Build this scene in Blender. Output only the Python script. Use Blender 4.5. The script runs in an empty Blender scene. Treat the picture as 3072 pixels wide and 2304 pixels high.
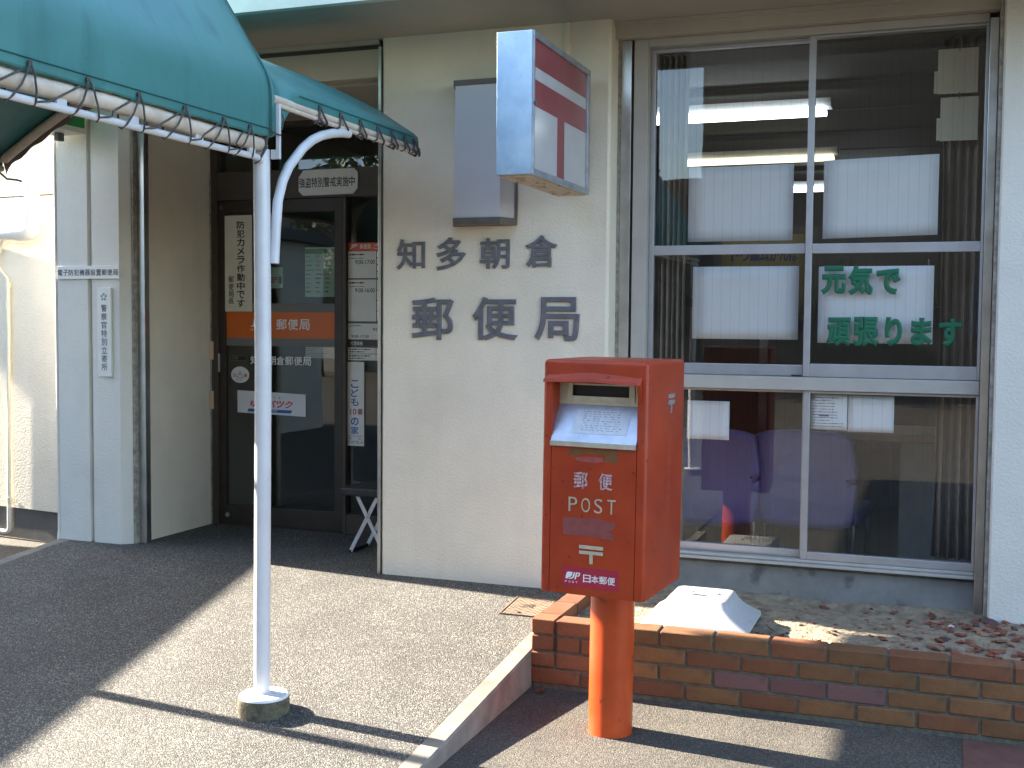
import bpy, bmesh, math, random
from mathutils import Vector, Matrix, Quaternion
random.seed(11)
S = bpy.context.scene
COL = S.collection
R_ = math.radians

# ------------------------------------------------------------------ camera
YAW, PITCH, ROLL = 0.3534, -0.0525, 0.0082
CAMP = Vector((2.4542, -5.3696, 1.3735))
fw = Vector((-math.sin(YAW)*math.cos(PITCH), math.cos(YAW)*math.cos(PITCH), math.sin(PITCH)))
rt = Vector((math.cos(YAW), math.sin(YAW), 0)); up = rt.cross(fw)
r2 = rt*math.cos(ROLL) + up*math.sin(ROLL); u2 = up*math.cos(ROLL) - rt*math.sin(ROLL)
cd = bpy.data.cameras.new('camera'); cam = bpy.data.objects.new('camera', cd); COL.objects.link(cam)
m = Matrix((r2, u2, -fw)).transposed().to_4x4(); m.translation = CAMP
cam.matrix_world = m
cd.sensor_width = 36; cd.lens = 3492.66/3072*36; cd.clip_start = .05; cd.clip_end = 800
S.camera = cam
# ------------------------------------------------------------------ sky, sun, exposure
SUN_EL, SUN_AZ = 27.5, 5.6        # the sun stands left of and slightly behind the facade plane
W = bpy.data.worlds.new('World'); S.world = W; W.use_nodes = True
nt = W.node_tree
sk = nt.nodes.new('ShaderNodeTexSky'); sk.sky_type = 'NISHITA'; sk.sun_disc = False
sk.sun_elevation = R_(SUN_EL); sk.sun_rotation = R_(270+SUN_AZ); sk.air_density = 1.0; sk.dust_density = 1.2; sk.ozone_density = 1.0
nt.links.new(sk.outputs[0], nt.nodes['Background'].inputs[0]); nt.nodes['Background'].inputs[1].default_value = .115
ld = bpy.data.lights.new('sun', 'SUN'); ld.energy = 5.0; ld.angle = R_(.53); ld.color = (1, .89, .74)
lo = bpy.data.objects.new('sun', ld); COL.objects.link(lo)
ce = math.cos(R_(SUN_EL))
sd = Vector((ce*math.cos(R_(SUN_AZ)), -ce*math.sin(R_(SUN_AZ)), -math.sin(R_(SUN_EL))))
lo.rotation_euler = sd.to_track_quat('-Z', 'Y').to_euler(); lo.location = (-20, 3, 12)
S.view_settings.view_transform = 'Standard'; S.view_settings.look = 'None'; S.view_settings.gamma = 1
S.view_settings.exposure = 2.84
S.cycles.use_denoising = True
S.cycles.max_bounces = 8; S.cycles.transparent_max_bounces = 12; S.cycles.caustics_reflective = False; S.cycles.caustics_refractive = False
S.cycles.sample_clamp_indirect = 6

# ------------------------------------------------------------------ materials
MATS = {}
def srgb(r, g, b):
    f = lambda c: ((c/255+.055)/1.055)**2.4 if c/255 > .04045 else c/255/12.92
    return (f(r), f(g), f(b))
def mat(name, col, rough=.6, var=.12, vscale=6, bump=0, bscale=180, metal=0, spec=.5, col2=None, rvar=.1, bdist=.002, ident=0, sharp=.5):
    if name in MATS: return MATS[name]
    M = bpy.data.materials.new(name); M.use_nodes = True; MATS[name] = M
    n = M.node_tree.nodes; L = M.node_tree.links; P = n['Principled BSDF']
    tc = n.new('ShaderNodeTexCoord')
    nz = n.new('ShaderNodeTexNoise'); nz.inputs['Scale'].default_value = vscale; nz.inputs['Detail'].default_value = 7; nz.inputs['Roughness'].default_value = .62
    L.new(tc.outputs['Object'], nz.inputs['Vector'])
    cr = n.new('ShaderNodeValToRGB')
    lo_ = tuple(max(0, c*(1-var)) for c in col) if col2 is None else col2
    hi_ = tuple(min(1, c*(1+var)) for c in col) if col2 is None else col
    cr.color_ramp.elements[0].position = .5-.25*sharp*1.2; cr.color_ramp.elements[1].position = .5+.25*sharp*1.2
    cr.color_ramp.elements[0].color = (*lo_, 1); cr.color_ramp.elements[1].color = (*hi_, 1)
    L.new(nz.outputs['Fac'], cr.inputs['Fac'])
    out = cr.outputs['Color']
    if ident:
        oi = n.new('ShaderNodeObjectInfo'); hs = n.new('ShaderNodeHueSaturation')
        mr = n.new('ShaderNodeMapRange'); mr.inputs['To Min'].default_value = 1-ident; mr.inputs['To Max'].default_value = 1+ident
        L.new(oi.outputs['Random'], mr.inputs['Value']); L.new(mr.outputs[0], hs.inputs['Value']); L.new(out, hs.inputs['Color']); out = hs.outputs['Color']
    L.new(out, P.inputs['Base Color'])
    mr = n.new('ShaderNodeMapRange'); mr.inputs['To Min'].default_value = max(.02, rough-rvar); mr.inputs['To Max'].default_value = min(1, rough+rvar)
    L.new(nz.outputs['Fac'], mr.inputs['Value']); L.new(mr.outputs[0], P.inputs['Roughness'])
    P.inputs['Metallic'].default_value = metal; P.inputs['Specular IOR Level'].default_value = spec
    if bump:
        b = n.new('ShaderNodeTexNoise'); b.inputs['Scale'].default_value = bscale; b.inputs['Detail'].default_value = 4
        L.new(tc.outputs['Object'], b.inputs['Vector'])
        bp = n.new('ShaderNodeBump'); bp.inputs['Strength'].default_value = bump; bp.inputs['Distance'].default_value = bdist
        L.new(b.outputs['Fac'], bp.inputs['Height']); L.new(bp.outputs[0], P.inputs['Normal'])
    return M
def nodes(M):
    return M.node_tree.nodes, M.node_tree.links, M.node_tree.nodes['Principled BSDF']
def plaster(name, col, stain, bump=.55, bscale=110, streak=.5):
    """sprayed cement plaster: pebbly relief, vertical weather streaks"""
    M = mat(name, col, .85, .05, 3, bump, bscale, bdist=.0038)
    n, L, P = nodes(M)
    tc = n.new('ShaderNodeTexCoord'); mp = n.new('ShaderNodeMapping'); mp.inputs['Scale'].default_value = (7, 7, .5)
    L.new(tc.outputs['Object'], mp.inputs['Vector'])
    z = n.new('ShaderNodeTexNoise'); z.inputs['Scale'].default_value = 1.3; z.inputs['Detail'].default_value = 8
    L.new(mp.outputs[0], z.inputs['Vector'])
    cr = n.new('ShaderNodeValToRGB'); cr.color_ramp.elements[0].position = .52; cr.color_ramp.elements[1].position = .80
    cr.color_ramp.elements[0].color = (0, 0, 0, 1); cr.color_ramp.elements[1].color = (streak, streak, streak, 1)
    L.new(z.outputs['Fac'], cr.inputs['Fac'])
    mx = n.new('ShaderNodeMix'); mx.data_type = 'RGBA'; mx.inputs['B'].default_value = (*stain, 1)
    src = P.inputs['Base Color'].links[0].from_socket
    L.new(src, mx.inputs['A']); L.new(cr.outputs['Color'], mx.inputs['Factor']); L.new(mx.outputs['Result'], P.inputs['Base Color'])
    return M
def weather(M, col, scale=30, lo=.62, hi=.72, amt=.8, stretch=(1, 1, 1), detail=6):
    """worn or dirty spots with a shape of their own, mixed over the base colour"""
    n, L, P = nodes(M); src = P.inputs['Base Color'].links[0].from_socket
    tc = n.new('ShaderNodeTexCoord'); mp = n.new('ShaderNodeMapping'); mp.inputs['Scale'].default_value = stretch; L.new(tc.outputs['Object'], mp.inputs['Vector'])
    z = n.new('ShaderNodeTexNoise'); z.inputs['Scale'].default_value = scale; z.inputs['Detail'].default_value = detail; L.new(mp.outputs[0], z.inputs['Vector'])
    r = n.new('ShaderNodeMapRange'); r.inputs['From Min'].default_value = lo; r.inputs['From Max'].default_value = hi; r.inputs['To Max'].default_value = amt
    L.new(z.outputs['Fac'], r.inputs['Value'])
    mx = n.new('ShaderNodeMix'); mx.data_type = 'RGBA'; mx.inputs['B'].default_value = (*col, 1)
    L.new(src, mx.inputs['A']); L.new(r.outputs[0], mx.inputs['Factor']); L.new(mx.outputs['Result'], P.inputs['Base Color'])
    return M
def aggregate(name, stops, scale, bump=.7, patch=(.62, 1.22), rough=.75, dist=.004):
    """exposed stone chips: one voronoi cell for each chip"""
    M = bpy.data.materials.new(name); M.use_nodes = True; MATS[name] = M
    n, L, P = nodes(M)
    tc = n.new('ShaderNodeTexCoord')
    v = n.new('ShaderNodeTexVoronoi'); v.inputs['Scale'].default_value = scale; L.new(tc.outputs['Object'], v.inputs['Vector'])
    sp = n.new('ShaderNodeSeparateColor'); L.new(v.outputs['Color'], sp.inputs[0])
    cr = n.new('ShaderNodeValToRGB'); cr.color_ramp.interpolation = 'CONSTANT'
    e = cr.color_ramp.elements
    while len(e) < len(stops): e.new(.5)
    for i, (p, c) in enumerate(stops): e[i].position = p; e[i].color = (*c, 1)
    L.new(sp.outputs[0], cr.inputs['Fac'])
    gap = n.new('ShaderNodeValToRGB'); gap.color_ramp.elements[0].position = .35; gap.color_ramp.elements[1].position = .75
    gap.color_ramp.elements[0].color = (1, 1, 1, 1); gap.color_ramp.elements[1].color = (.45, .43, .40, 1)
    ml = n.new('ShaderNodeMath'); ml.operation = 'MULTIPLY'; ml.inputs[1].default_value = 1.0
    L.new(v.outputs['Distance'], ml.inputs[0]); L.new(ml.outputs[0], gap.inputs['Fac'])
    m1 = n.new('ShaderNodeMix'); m1.data_type = 'RGBA'; m1.blend_type = 'MULTIPLY'; m1.inputs['Factor'].default_value = 1
    L.new(cr.outputs['Color'], m1.inputs['A']); L.new(gap.outputs['Color'], m1.inputs['B'])
    nz = n.new('ShaderNodeTexNoise'); nz.inputs['Scale'].default_value = 1.7; nz.inputs['Detail'].default_value = 9; nz.inputs['Roughness'].default_value = .68; L.new(tc.outputs['Object'], nz.inputs['Vector'])
    mr = n.new('ShaderNodeMapRange'); mr.inputs['From Min'].default_value = .3; mr.inputs['From Max'].default_value = .7
    mr.inputs['To Min'].default_value = patch[0]; mr.inputs['To Max'].default_value = patch[1]; L.new(nz.outputs['Fac'], mr.inputs['Value'])
    m2 = n.new('ShaderNodeMix'); m2.data_type = 'RGBA'; m2.blend_type = 'MULTIPLY'; m2.inputs['Factor'].default_value = 1
    L.new(m1.outputs['Result'], m2.inputs['A']); L.new(mr.outputs[0], m2.inputs['B']); L.new(m2.outputs['Result'], P.inputs['Base Color'])
    bp = n.new('ShaderNodeBump'); bp.inputs['Strength'].default_value = bump; bp.inputs['Distance'].default_value = dist; bp.invert = True
    L.new(v.outputs['Distance'], bp.inputs['Height']); L.new(bp.outputs[0], P.inputs['Normal'])
    P.inputs['Roughness'].default_value = rough
    return M
def glass(name, ior=1.5, tint=(.985, .992, .988), wires=0, gain=1.0):
    M = bpy.data.materials.new(name); M.use_nodes = True; MATS[name] = M
    n, L = M.node_tree.nodes, M.node_tree.links
    n.remove(n['Principled BSDF']); o = n['Material Output']
    tr = n.new('ShaderNodeBsdfTransparent'); tr.inputs[0].default_value = (*tint, 1)
    gl = n.new('ShaderNodeBsdfGlossy'); gl.inputs['Roughness'].default_value = .0; gl.inputs[0].default_value = (1, 1, 1, 1)
    tc = n.new('ShaderNodeTexCoord'); nz = n.new('ShaderNodeTexNoise'); nz.inputs['Scale'].default_value = 1.6
    L.new(tc.outputs['Object'], nz.inputs['Vector']); bp = n.new('ShaderNodeBump'); bp.inputs['Strength'].default_value = .04; bp.inputs['Distance'].default_value = .02
    L.new(nz.outputs['Fac'], bp.inputs['Height']); L.new(bp.outputs[0], gl.inputs['Normal'])
    ge = n.new('ShaderNodeNewGeometry'); dt = n.new('ShaderNodeVectorMath'); dt.operation = 'DOT_PRODUCT'
    L.new(ge.outputs['Normal'], dt.inputs[0]); L.new(ge.outputs['Incoming'], dt.inputs[1])
    ab = n.new('ShaderNodeMath'); ab.operation = 'ABSOLUTE'; L.new(dt.outputs['Value'], ab.inputs[0])
    om = n.new('ShaderNodeMath'); om.operation = 'SUBTRACT'; om.inputs[0].default_value = 1; L.new(ab.outputs[0], om.inputs[1])
    pw = n.new('ShaderNodeMath'); pw.operation = 'POWER'; pw.inputs[1].default_value = 5; L.new(om.outputs[0], pw.inputs[0])
    r0 = ((ior-1)/(ior+1))**2
    fr = n.new('ShaderNodeMath'); fr.operation = 'MULTIPLY_ADD'; fr.inputs[1].default_value = 1-r0; fr.inputs[2].default_value = r0; L.new(pw.outputs[0], fr.inputs[0])
    ga = n.new('ShaderNodeMath'); ga.operation = 'MULTIPLY'; ga.inputs[1].default_value = gain; ga.use_clamp = True; L.new(fr.outputs[0], ga.inputs[0])
    mx = n.new('ShaderNodeMixShader'); L.new(ga.outputs[0], mx.inputs[0]); L.new(tr.outputs[0], mx.inputs[1]); L.new(gl.outputs[0], mx.inputs[2])
    last = mx.outputs[0]
    if wires:   # wired safety glass: fine vertical steel wires cast into the pane
        sx = n.new('ShaderNodeSeparateXYZ'); L.new(tc.outputs['Object'], sx.inputs[0])
        a = n.new('ShaderNodeMath'); a.operation = 'PINGPONG'; a.inputs[1].default_value = wires/2; L.new(sx.outputs['X'], a.inputs[0])
        b = n.new('ShaderNodeMath'); b.operation = 'LESS_THAN'; b.inputs[1].default_value = .0007; L.new(a.outputs[0], b.inputs[0])
        c = n.new('ShaderNodeMath'); c.operation = 'MULTIPLY'; c.inputs[1].default_value = .13; L.new(b.outputs[0], c.inputs[0])
        df = n.new('ShaderNodeBsdfDiffuse'); df.inputs[0].default_value = (.09, .10, .12, 1)
        m2 = n.new('ShaderNodeMixShader'); L.new(c.outputs[0], m2.inputs[0]); L.new(last, m2.inputs[1]); L.new(df.outputs[0], m2.inputs[2]); last = m2.outputs[0]
    L.new(last, o.inputs['Surface'])
    return M
def emit(name, col, st):
    M = bpy.data.materials.new(name); M.use_nodes = True; MATS[name] = M
    n, L, P = nodes(M); P.inputs['Base Color'].default_value = (.8, .8, .8, 1)
    P.inputs['Emission Color'].default_value = (*col, 1); P.inputs['Emission Strength'].default_value = st
    return M

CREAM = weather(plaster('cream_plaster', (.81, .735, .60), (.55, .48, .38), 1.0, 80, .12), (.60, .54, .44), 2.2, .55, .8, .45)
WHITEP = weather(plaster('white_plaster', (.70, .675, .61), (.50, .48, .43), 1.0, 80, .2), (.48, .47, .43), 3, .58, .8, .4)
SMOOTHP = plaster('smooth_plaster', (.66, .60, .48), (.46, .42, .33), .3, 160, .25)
SOFFIT = mat('soffit_paint', (.46, .42, .34), .7, .06, 2, .12, 120, col2=(.39, .36, .295))
FASCIA = mat('fascia_paint', (.62, .68, .60), .6, .08, 4, .1)
STEEL = mat('brushed_steel', (.52, .52, .50), .32, .12, 9, .05, 300, metal=1)
ALU = mat('aluminium', (.44, .44, .45), .42, .06, 12, .03, 300, metal=.55)
ALUP = mat('pale_frame_paint', (.44, .42, .38), .5, .06, 6)
BRONZE = mat('bronze_aluminium', (.050, .038, .030), .45, .15, 10, metal=.3)
BRONZE2 = mat('bronze_panel', (.075, .056, .045), .5, .12, 6, metal=.2)
BLACKR = mat('black_rubber', (.012, .012, .012), .6)
CAULK = mat('grey_caulk', (.30, .28, .24), .8, .35, 30, .4, 120)
CONC = weather(mat('concrete', (.23, .23, .215), .85, .18, 5, .4, 90, col2=(.15, .15, .142)), (.06, .058, .055), 9, .60, .70, .7)
CONCD = mat('dark_plinth', (.105, .10, .095), .85, .2, 4, .3, 80)
KERB = weather(mat('kerb_concrete', (.26, .23, .185), .85, .2, 9, .4, 160, col2=(.17, .15, .125)), (.12, .11, .09), 5, .55, .75, .6)
AGG = aggregate('exposed_aggregate', [(0, (.040, .041, .043)), (.2, (.076, .075, .073)), (.42, (.118, .113, .103)), (.68, (.178, .168, .146)), (.90, (.39, .375, .335))], 230, 1.0)
ASPH = aggregate('asphalt', [(0, (.065, .061, .055)), (.3, (.095, .088, .076)), (.6, (.145, .13, .106)), (.88, (.23, .205, .165))], 260, .7)
SOIL = weather(mat('soil', (.36, .295, .205), .95, .3, 20, 1.0, 60, col2=(.19, .15, .10), bdist=.01), (.07, .055, .04), 9, .58, .70, .6)
TEAL = weather(weather(mat('teal_fabric', (.062, .215, .200), .45, .10, 2, .25, 9, col2=(.050, .175, .17), spec=.4, bdist=.012), (.02, .085, .085), 2.0, .56, .8, .6, (5, 5, .8)), (.012, .05, .05), 60, .70, .76, .5)
PIPEW = mat('white_pipe_paint', (.62, .62, .63), .32, .06, 9, .06, 60)
PIPEB = mat('beige_pipe', (.60, .50, .40), .5, .14, 16, .1, 60)
ROPE = mat('dark_rope', (.075, .07, .065), .85, .4, 60, .4, 300)
RED = weather(weather(mat('post_red', (.41, .046, .009), .40, .16, 5, .1, 60, col2=(.31, .030, .007), spec=.35), (.33, .068, .038), 3, .52, .75, .55), (.05, .014, .010), 42, .665, .70, .85)
REDP = weather(mat('post_red_pole', (.46, .058, .010), .36, .14, 6, .1, 60), (.12, .03, .015), 30, .66, .70, .7)
STEELB = mat('worn_steel_plate', (.50, .53, .58), .38, .16, 14, .12, 120, metal=.75)
BRASS = mat('pale_brass', (.50, .45, .34), .45, .12, 30, metal=.4)
BLACK = mat('black', (.006, .006, .006), .6)
PAPER = mat('white_paper', (.70, .70, .71), .7, .03, 5)
SIGNW = mat('sign_white', (.74, .73, .69), .4, .05, 8)
SIGNC = mat('sign_cream', (.70, .66, .55), .45, .05, 8)
INK = mat('black_ink', (.012, .012, .016), .5)
INKG = mat('grey_ink', (.10, .10, .11), .6)
INKB = mat('blue_ink', (.02, .10, .40), .5)
INKR = mat('red_ink', (.60, .03, .05), .5)
INKM = mat('maroon_ink', (.28, .015, .04), .5)
GREENL = mat('green_letter', (.003, .125, .062), .45, .06, 12)
ORANGE = mat('orange_film', (.62, .13, .015), .4, .05, 5)
CLOTHW = mat('white_print', (.78, .78, .78), .5, .02)
GREYF = mat('frosted_strip', (.17, .17, .16), .6, .05)
LETTER = mat('wall_letter', (.17, .17, .195), .5, .2, 22, .1, 100, metal=.1, col2=(.115, .115, .13))
ACRYL = mat('frosted_acrylic', (.58, .58, .60), .35, .03, 3)
CAPB = mat('brown_cap', (.12, .10, .085), .5, .2, 14)
SHEET = mat('sign_sheet_metal', (.50, .60, .70), .34, .2, 7, .06, 60, metal=.75, col2=(.32, .42, .53))
SIGNRED = mat('faded_red_acrylic', (.29, .075, .08), .18, .06, 4)
SIGNWH = mat('aged_white_acrylic', (.52, .50, .50), .18, .06, 4)
RUSTY = weather(mat('rusty_underside', (.58, .50, .38), .8, .08, 12, .3, 60), (.10, .06, .04), 22, .62, .68, .8)
BR_T = weather(mat('brick_tan', (.225, .105, .038), .8, .2, 14, .6, 70, ident=.2, col2=(.16, .068, .026)), (.085, .06, .035), 16, .56, .72, .7)
BR_O = weather(mat('brick_orange', (.22, .083, .033), .8, .2, 14, .6, 70, ident=.2, col2=(.16, .056, .024)), (.085, .055, .035), 16, .56, .72, .7)
BR_M = weather(mat('brick_mauve', (.16, .075, .066), .8, .2, 14, .6, 70, ident=.12, col2=(.14, .065, .06)), (.08, .05, .04), 16, .56, .72, .6)
MORT = mat('mortar', (.12, .11, .085), .95, .3, 40, .6, 150)
WIREG = glass('wired_glass', 1.5, wires=.044, gain=1.05)
DOORG = glass('door_glass', 1.5, (.86, .88, .86), gain=1.0)
CURT = mat('curtain_cloth', (.24, .195, .15), .85, .15, 8)
BOARD = mat('beige_board', (.42, .38, .29), .6, .05)
LAV = mat('lavender_vinyl', (.10, .11, .27), .45, .08, 8)
WOODB = mat('dark_cabinet', (.055, .052, .046), .5, .15, 5)
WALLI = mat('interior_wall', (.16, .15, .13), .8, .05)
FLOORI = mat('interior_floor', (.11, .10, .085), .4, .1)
WBLOCK = weather(mat('white_plastic', (.46, .46, .475), .5, .06, 14, .15, 80, col2=(.42, .415, .41)), (.30, .27, .22), 14, .6, .75, .6)
IRON = mat('rusty_iron', (.22, .16, .115), .7, .2, 25, .3, 200)
PEACH = mat('peach_tab', (.62, .46, .33), .6, .05)

# ------------------------------------------------------------------ mesh helpers
ORG = {}
class G:
    def __init__(s): s.v = []; s.f = []; s.m = []
    def add(s, v, f, mi=0):
        k = len(s.v); s.v += [tuple(p) for p in v]; s.f += [tuple(i+k for i in q) for q in f]; s.m += [mi]*len(f); return s
    def box(s, x0, x1, y0, y1, z0, z1, mi=0):
        return s.add([(x0,y0,z0),(x1,y0,z0),(x1,y1,z0),(x0,y1,z0),(x0,y0,z1),(x1,y0,z1),(x1,y1,z1),(x0,y1,z1)],
                     [(0,3,2,1),(4,5,6,7),(0,1,5,4),(1,2,6,5),(2,3,7,6),(3,0,4,7)], mi)
    def rbox(s, x0, x1, y0, y1, z0, z1, r=.004, seg=2, mi=0):
        bm = bmesh.new(); bmesh.ops.create_cube(bm, size=1)
        for v in bm.verts: v.co = Vector(((x0+x1)/2+v.co.x*(x1-x0), (y0+y1)/2+v.co.y*(y1-y0), (z0+z1)/2+v.co.z*(z1-z0)))
        bmesh.ops.bevel(bm, geom=bm.edges[:], offset=r, segments=seg, profile=.5, affect='EDGES')
        bm.verts.index_update()
        s.add([v.co for v in bm.verts], [[v.index for v in f.verts] for f in bm.faces], mi); bm.free(); return s
    def prism(s, poly, a0, a1, axis='y', mi=0):
        """poly: 2D points; axis y -> (x,z), axis x -> (y,z), axis z -> (x,y)"""
        n = len(poly)
        def p(q, a): return (q[0], a, q[1]) if axis == 'y' else (a, q[0], q[1]) if axis == 'x' else (q[0], q[1], a)
        v = [p(q, a0) for q in poly]+[p(q, a1) for q in poly]
        f = [tuple(range(n)), tuple(range(2*n-1, n-1, -1))]+[(i, i+n, (i+1) % n+n, (i+1) % n) for i in range(n)]
        return s.add(v, f, mi)
    def tube(s, pts, r, n=10, cap=True, mi=0):
        pts = [Vector(p) for p in pts]; rs = r if isinstance(r, (list, tuple)) else [r]*len(pts)
        t = [(pts[min(i+1, len(pts)-1)]-pts[max(i-1, 0)]).normalized() for i in range(len(pts))]
        a = t[0].orthogonal().normalized(); V = []; F = []
        for i, p in enumerate(pts):
            a = (a-t[i]*a.dot(t[i])).normalized(); b = t[i].cross(a)
            V += [p+(a*math.cos(2*math.pi*j/n)+b*math.sin(2*math.pi*j/n))*rs[i] for j in range(n)]
        for i in range(len(pts)-1):
            F += [(i*n+j, i*n+(j+1) % n, (i+1)*n+(j+1) % n, (i+1)*n+j) for j in range(n)]
        if cap: F += [tuple(range(n-1, -1, -1)), tuple((len(pts)-1)*n+j for j in range(n))]
        return s.add(V, F, mi)
    def lathe(s, prof, c, n=32, mi=0):
        V = []; F = []
        for (r, z) in prof: V += [(c[0]+r*math.cos(2*math.pi*j/n), c[1]+r*math.sin(2*math.pi*j/n), c[2]+z) for j in range(n)]
        for i in range(len(prof)-1): F += [(i*n+j, i*n+(j+1) % n, (i+1)*n+(j+1) % n, (i+1)*n+j) for j in range(n)]
        F += [tuple(range(n-1, -1, -1)), tuple((len(prof)-1)*n+j for j in range(n))]
        return s.add(V, F, mi)
    def grid(s, fn, nu, nv, mi=0, thick=0):
        V = [fn(i/nu, j/nv) for i in range(nu+1) for j in range(nv+1)]
        F = [(i*(nv+1)+j, (i+1)*(nv+1)+j, (i+1)*(nv+1)+j+1, i*(nv+1)+j+1) for i in range(nu) for j in range(nv)]
        return s.add(V, F, mi)
    def make(s, name, mats, parent=None, smooth=False, org=None):
        if not isinstance(mats, (list, tuple)): mats = [mats]
        me = bpy.data.meshes.new(name)
        if parent is not None: org = ORG[parent.name]
        elif org is None:
            xs, ys, zs = zip(*s.v); org = Vector(((min(xs)+max(xs))/2, (min(ys)+max(ys))/2, min(zs)))
        org = Vector(org)
        me.from_pydata([(p[0]-org.x, p[1]-org.y, p[2]-org.z) for p in s.v], [], s.f)
        for M in mats: me.materials.append(M)
        if len(mats) > 1: me.polygons.foreach_set('material_index', s.m)
        if smooth:
            me.polygons.foreach_set('use_smooth', [True]*len(me.polygons))
        me.update()
        o = bpy.data.objects.new(name, me); COL.objects.link(o)
        if parent is not None: o.parent = parent
        else: o.location = org
        ORG[o.name] = org
        if smooth:
            try: me.set_sharp_from_angle(angle=R_(40))
            except Exception: pass
        return o
def tag(o, label=None, cat=None, group=None, kind=None):
    if label: o['label'] = label
    if cat: o['category'] = cat
    if group: o['group'] = group
    if kind: o['kind'] = kind
    return o
def thing(name, loc, label, cat, group=None, rz=0):
    o = bpy.data.objects.new(name, None); COL.objects.link(o); o.location = loc; o.rotation_euler = (0, 0, rz)
    o.empty_display_size = .1
    ORG[o.name] = Vector(loc) if rz == 0 else Vector((0, 0, 0))
    return tag(o, label, cat, group)
def box(name, x0, x1, y0, y1, z0, z1, M, parent=None, r=0):
    g = G(); g.rbox(x0, x1, y0, y1, z0, z1, r) if r else g.box(x0, x1, y0, y1, z0, z1)
    return g.make(name, M, parent)
def solid(o, t, off=-1):
    md = o.modifiers.new('thickness', 'SOLIDIFY'); md.thickness = t; md.offset = off; return o

# lettering --------------------------------------------------------------
GLY = {}
def glyph(ch, bold=0.0, ext=0.0):
    k = (ch, bold, ext)
    if k not in GLY:
        c = bpy.data.curves.new('lettering', 'FONT'); c.body = ch; c.extrude = ext; c.resolution_u = 4; c.bevel_depth = max(0, bold); c.bevel_resolution = 1; c.offset = min(0, bold)
        o = bpy.data.objects.new('lettering', c); COL.objects.link(o)
        bpy.context.view_layer.update()
        me = bpy.data.meshes.new_from_object(o.evaluated_get(bpy.context.evaluated_depsgraph_get()))
        v = [tuple(p.co) for p in me.vertices]; f = [tuple(p.vertices) for p in me.polygons]
        bpy.data.objects.remove(o); bpy.data.curves.remove(c); bpy.data.meshes.remove(me)
        GLY[k] = (v, f)
    return GLY[k]
def put(g, body, a0, a1, z0, z1, pos, face='y', bold=0.0, ext=0.0, shear=0.0, mi=0):
    """fit a piece of text into the rectangle a0..a1 x z0..z1 on the plane 'pos'; face y = facing -y, x = facing +x"""
    v, f = glyph(body, bold, ext)
    if not v: return g
    xs = [p[0] for p in v]; ys = [p[1] for p in v]; X0, X1, Y0, Y1 = min(xs), max(xs), min(ys), max(ys)
    sx = (a1-a0)/max(1e-6, X1-X0); sy = (z1-z0)/max(1e-6, Y1-Y0)
    out = []
    for p in v:
        t = (p[1]-Y0)*sy; a = a0+(p[0]-X0)*sx+shear*t; d = p[2]*sx*(1 if ext else .05)
        out.append((a, pos-d, z0+t) if face == 'y' else (pos+d, a, z0+t))
    return g.add(out, f, mi)
def column(g, body, a0, a1, z0, z1, pos, bold=0.0, gap=.12, face='y', mi=0):
    n = len(body); h = (z1-z0)/n
    for i, ch in enumerate(body):
        t = z1-i*h
        put(g, ch, a0, a1, t-h*(1-gap/2), t-h*gap/2, pos, face, bold, mi=mi)
    return g
def row(g, body, a0, a1, z0, z1, pos, bold=0.0, gap=.12, face='y', mi=0, shear=0):
    n = len(body); w = (a1-a0)/n
    for i, ch in enumerate(body):
        if ch == ' ': continue
        put(g, ch, a0+w*(i+gap/2), a0+w*(i+1-gap/2), z0, z1, pos, face, bold, mi=mi, shear=shear)
    return g
def lines(g, a0, a1, z0, z1, n, pos, face='y', fill=.35, mi=0, rnd=None):
    """rows of print too small to read: short strokes"""
    rnd = rnd or random.Random(5); h = (z1-z0)/n
    for i in range(n):
        z = z1-(i+.5)*h; a = a0
        end = a0+(a1-a0)*rnd.uniform(.55, 1)
        while a < end:
            w = min((a1-a0)*rnd.uniform(.03, .12), end-a); t = h*fill*rnd.uniform(.5, 1)/2
            if face == 'y': g.add([(a, pos, z-t), (a+w, pos, z-t), (a+w, pos, z+t), (a, pos, z+t)], [(0, 1, 2, 3)], mi)
            a += w+(a1-a0)*rnd.uniform(.012, .03)
    return g
def quad(g, x0, x1, z0, z1, y, mi=0):
    return g.add([(x0, y, z0), (x1, y, z0), (x1, y, z1), (x0, y, z1)], [(0, 1, 2, 3)], mi)

# ================================================================== SETTING
ZG, ZP = -.157, .07
def rampz(y): return ZP if y >= 0 else max(ZP+.095*y, -.151)
tag(G().grid(lambda u, v: (-150+300*u, -150+300*v, ZG), 4, 4).make('ground', ASPH, org=(0, 0, ZG)), 'dark speckled asphalt ground in front of the brick planter', 'ground', kind='structure')
# entrance path: falls gently from the doorway towards the street
g = G()
ys = [.95, .5, 0, -.4, -.8, -1.2, -1.6, -2.0, -2.33, -3.5, -6, -9]
def lx(y): return -2.345+(y-.1)*(-.027)
prof = []
for y in ys: prof.append((lx(y), .785, y, rampz(y)))
V = []; F = []
for (a, b, y, z) in prof:
    for k in range(9): V.append((a+(b-a)*k/8, y, z))
for i in range(len(prof)-1):
    for k in range(8): F.append((i*9+k, (i+1)*9+k, (i+1)*9+k+1, i*9+k+1))
g.add(V, F)
tag(g.make('entrance_path', AGG, org=(0, 0, 0)), 'pale exposed aggregate path leading up to the entrance', 'path', kind='structure')
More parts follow.
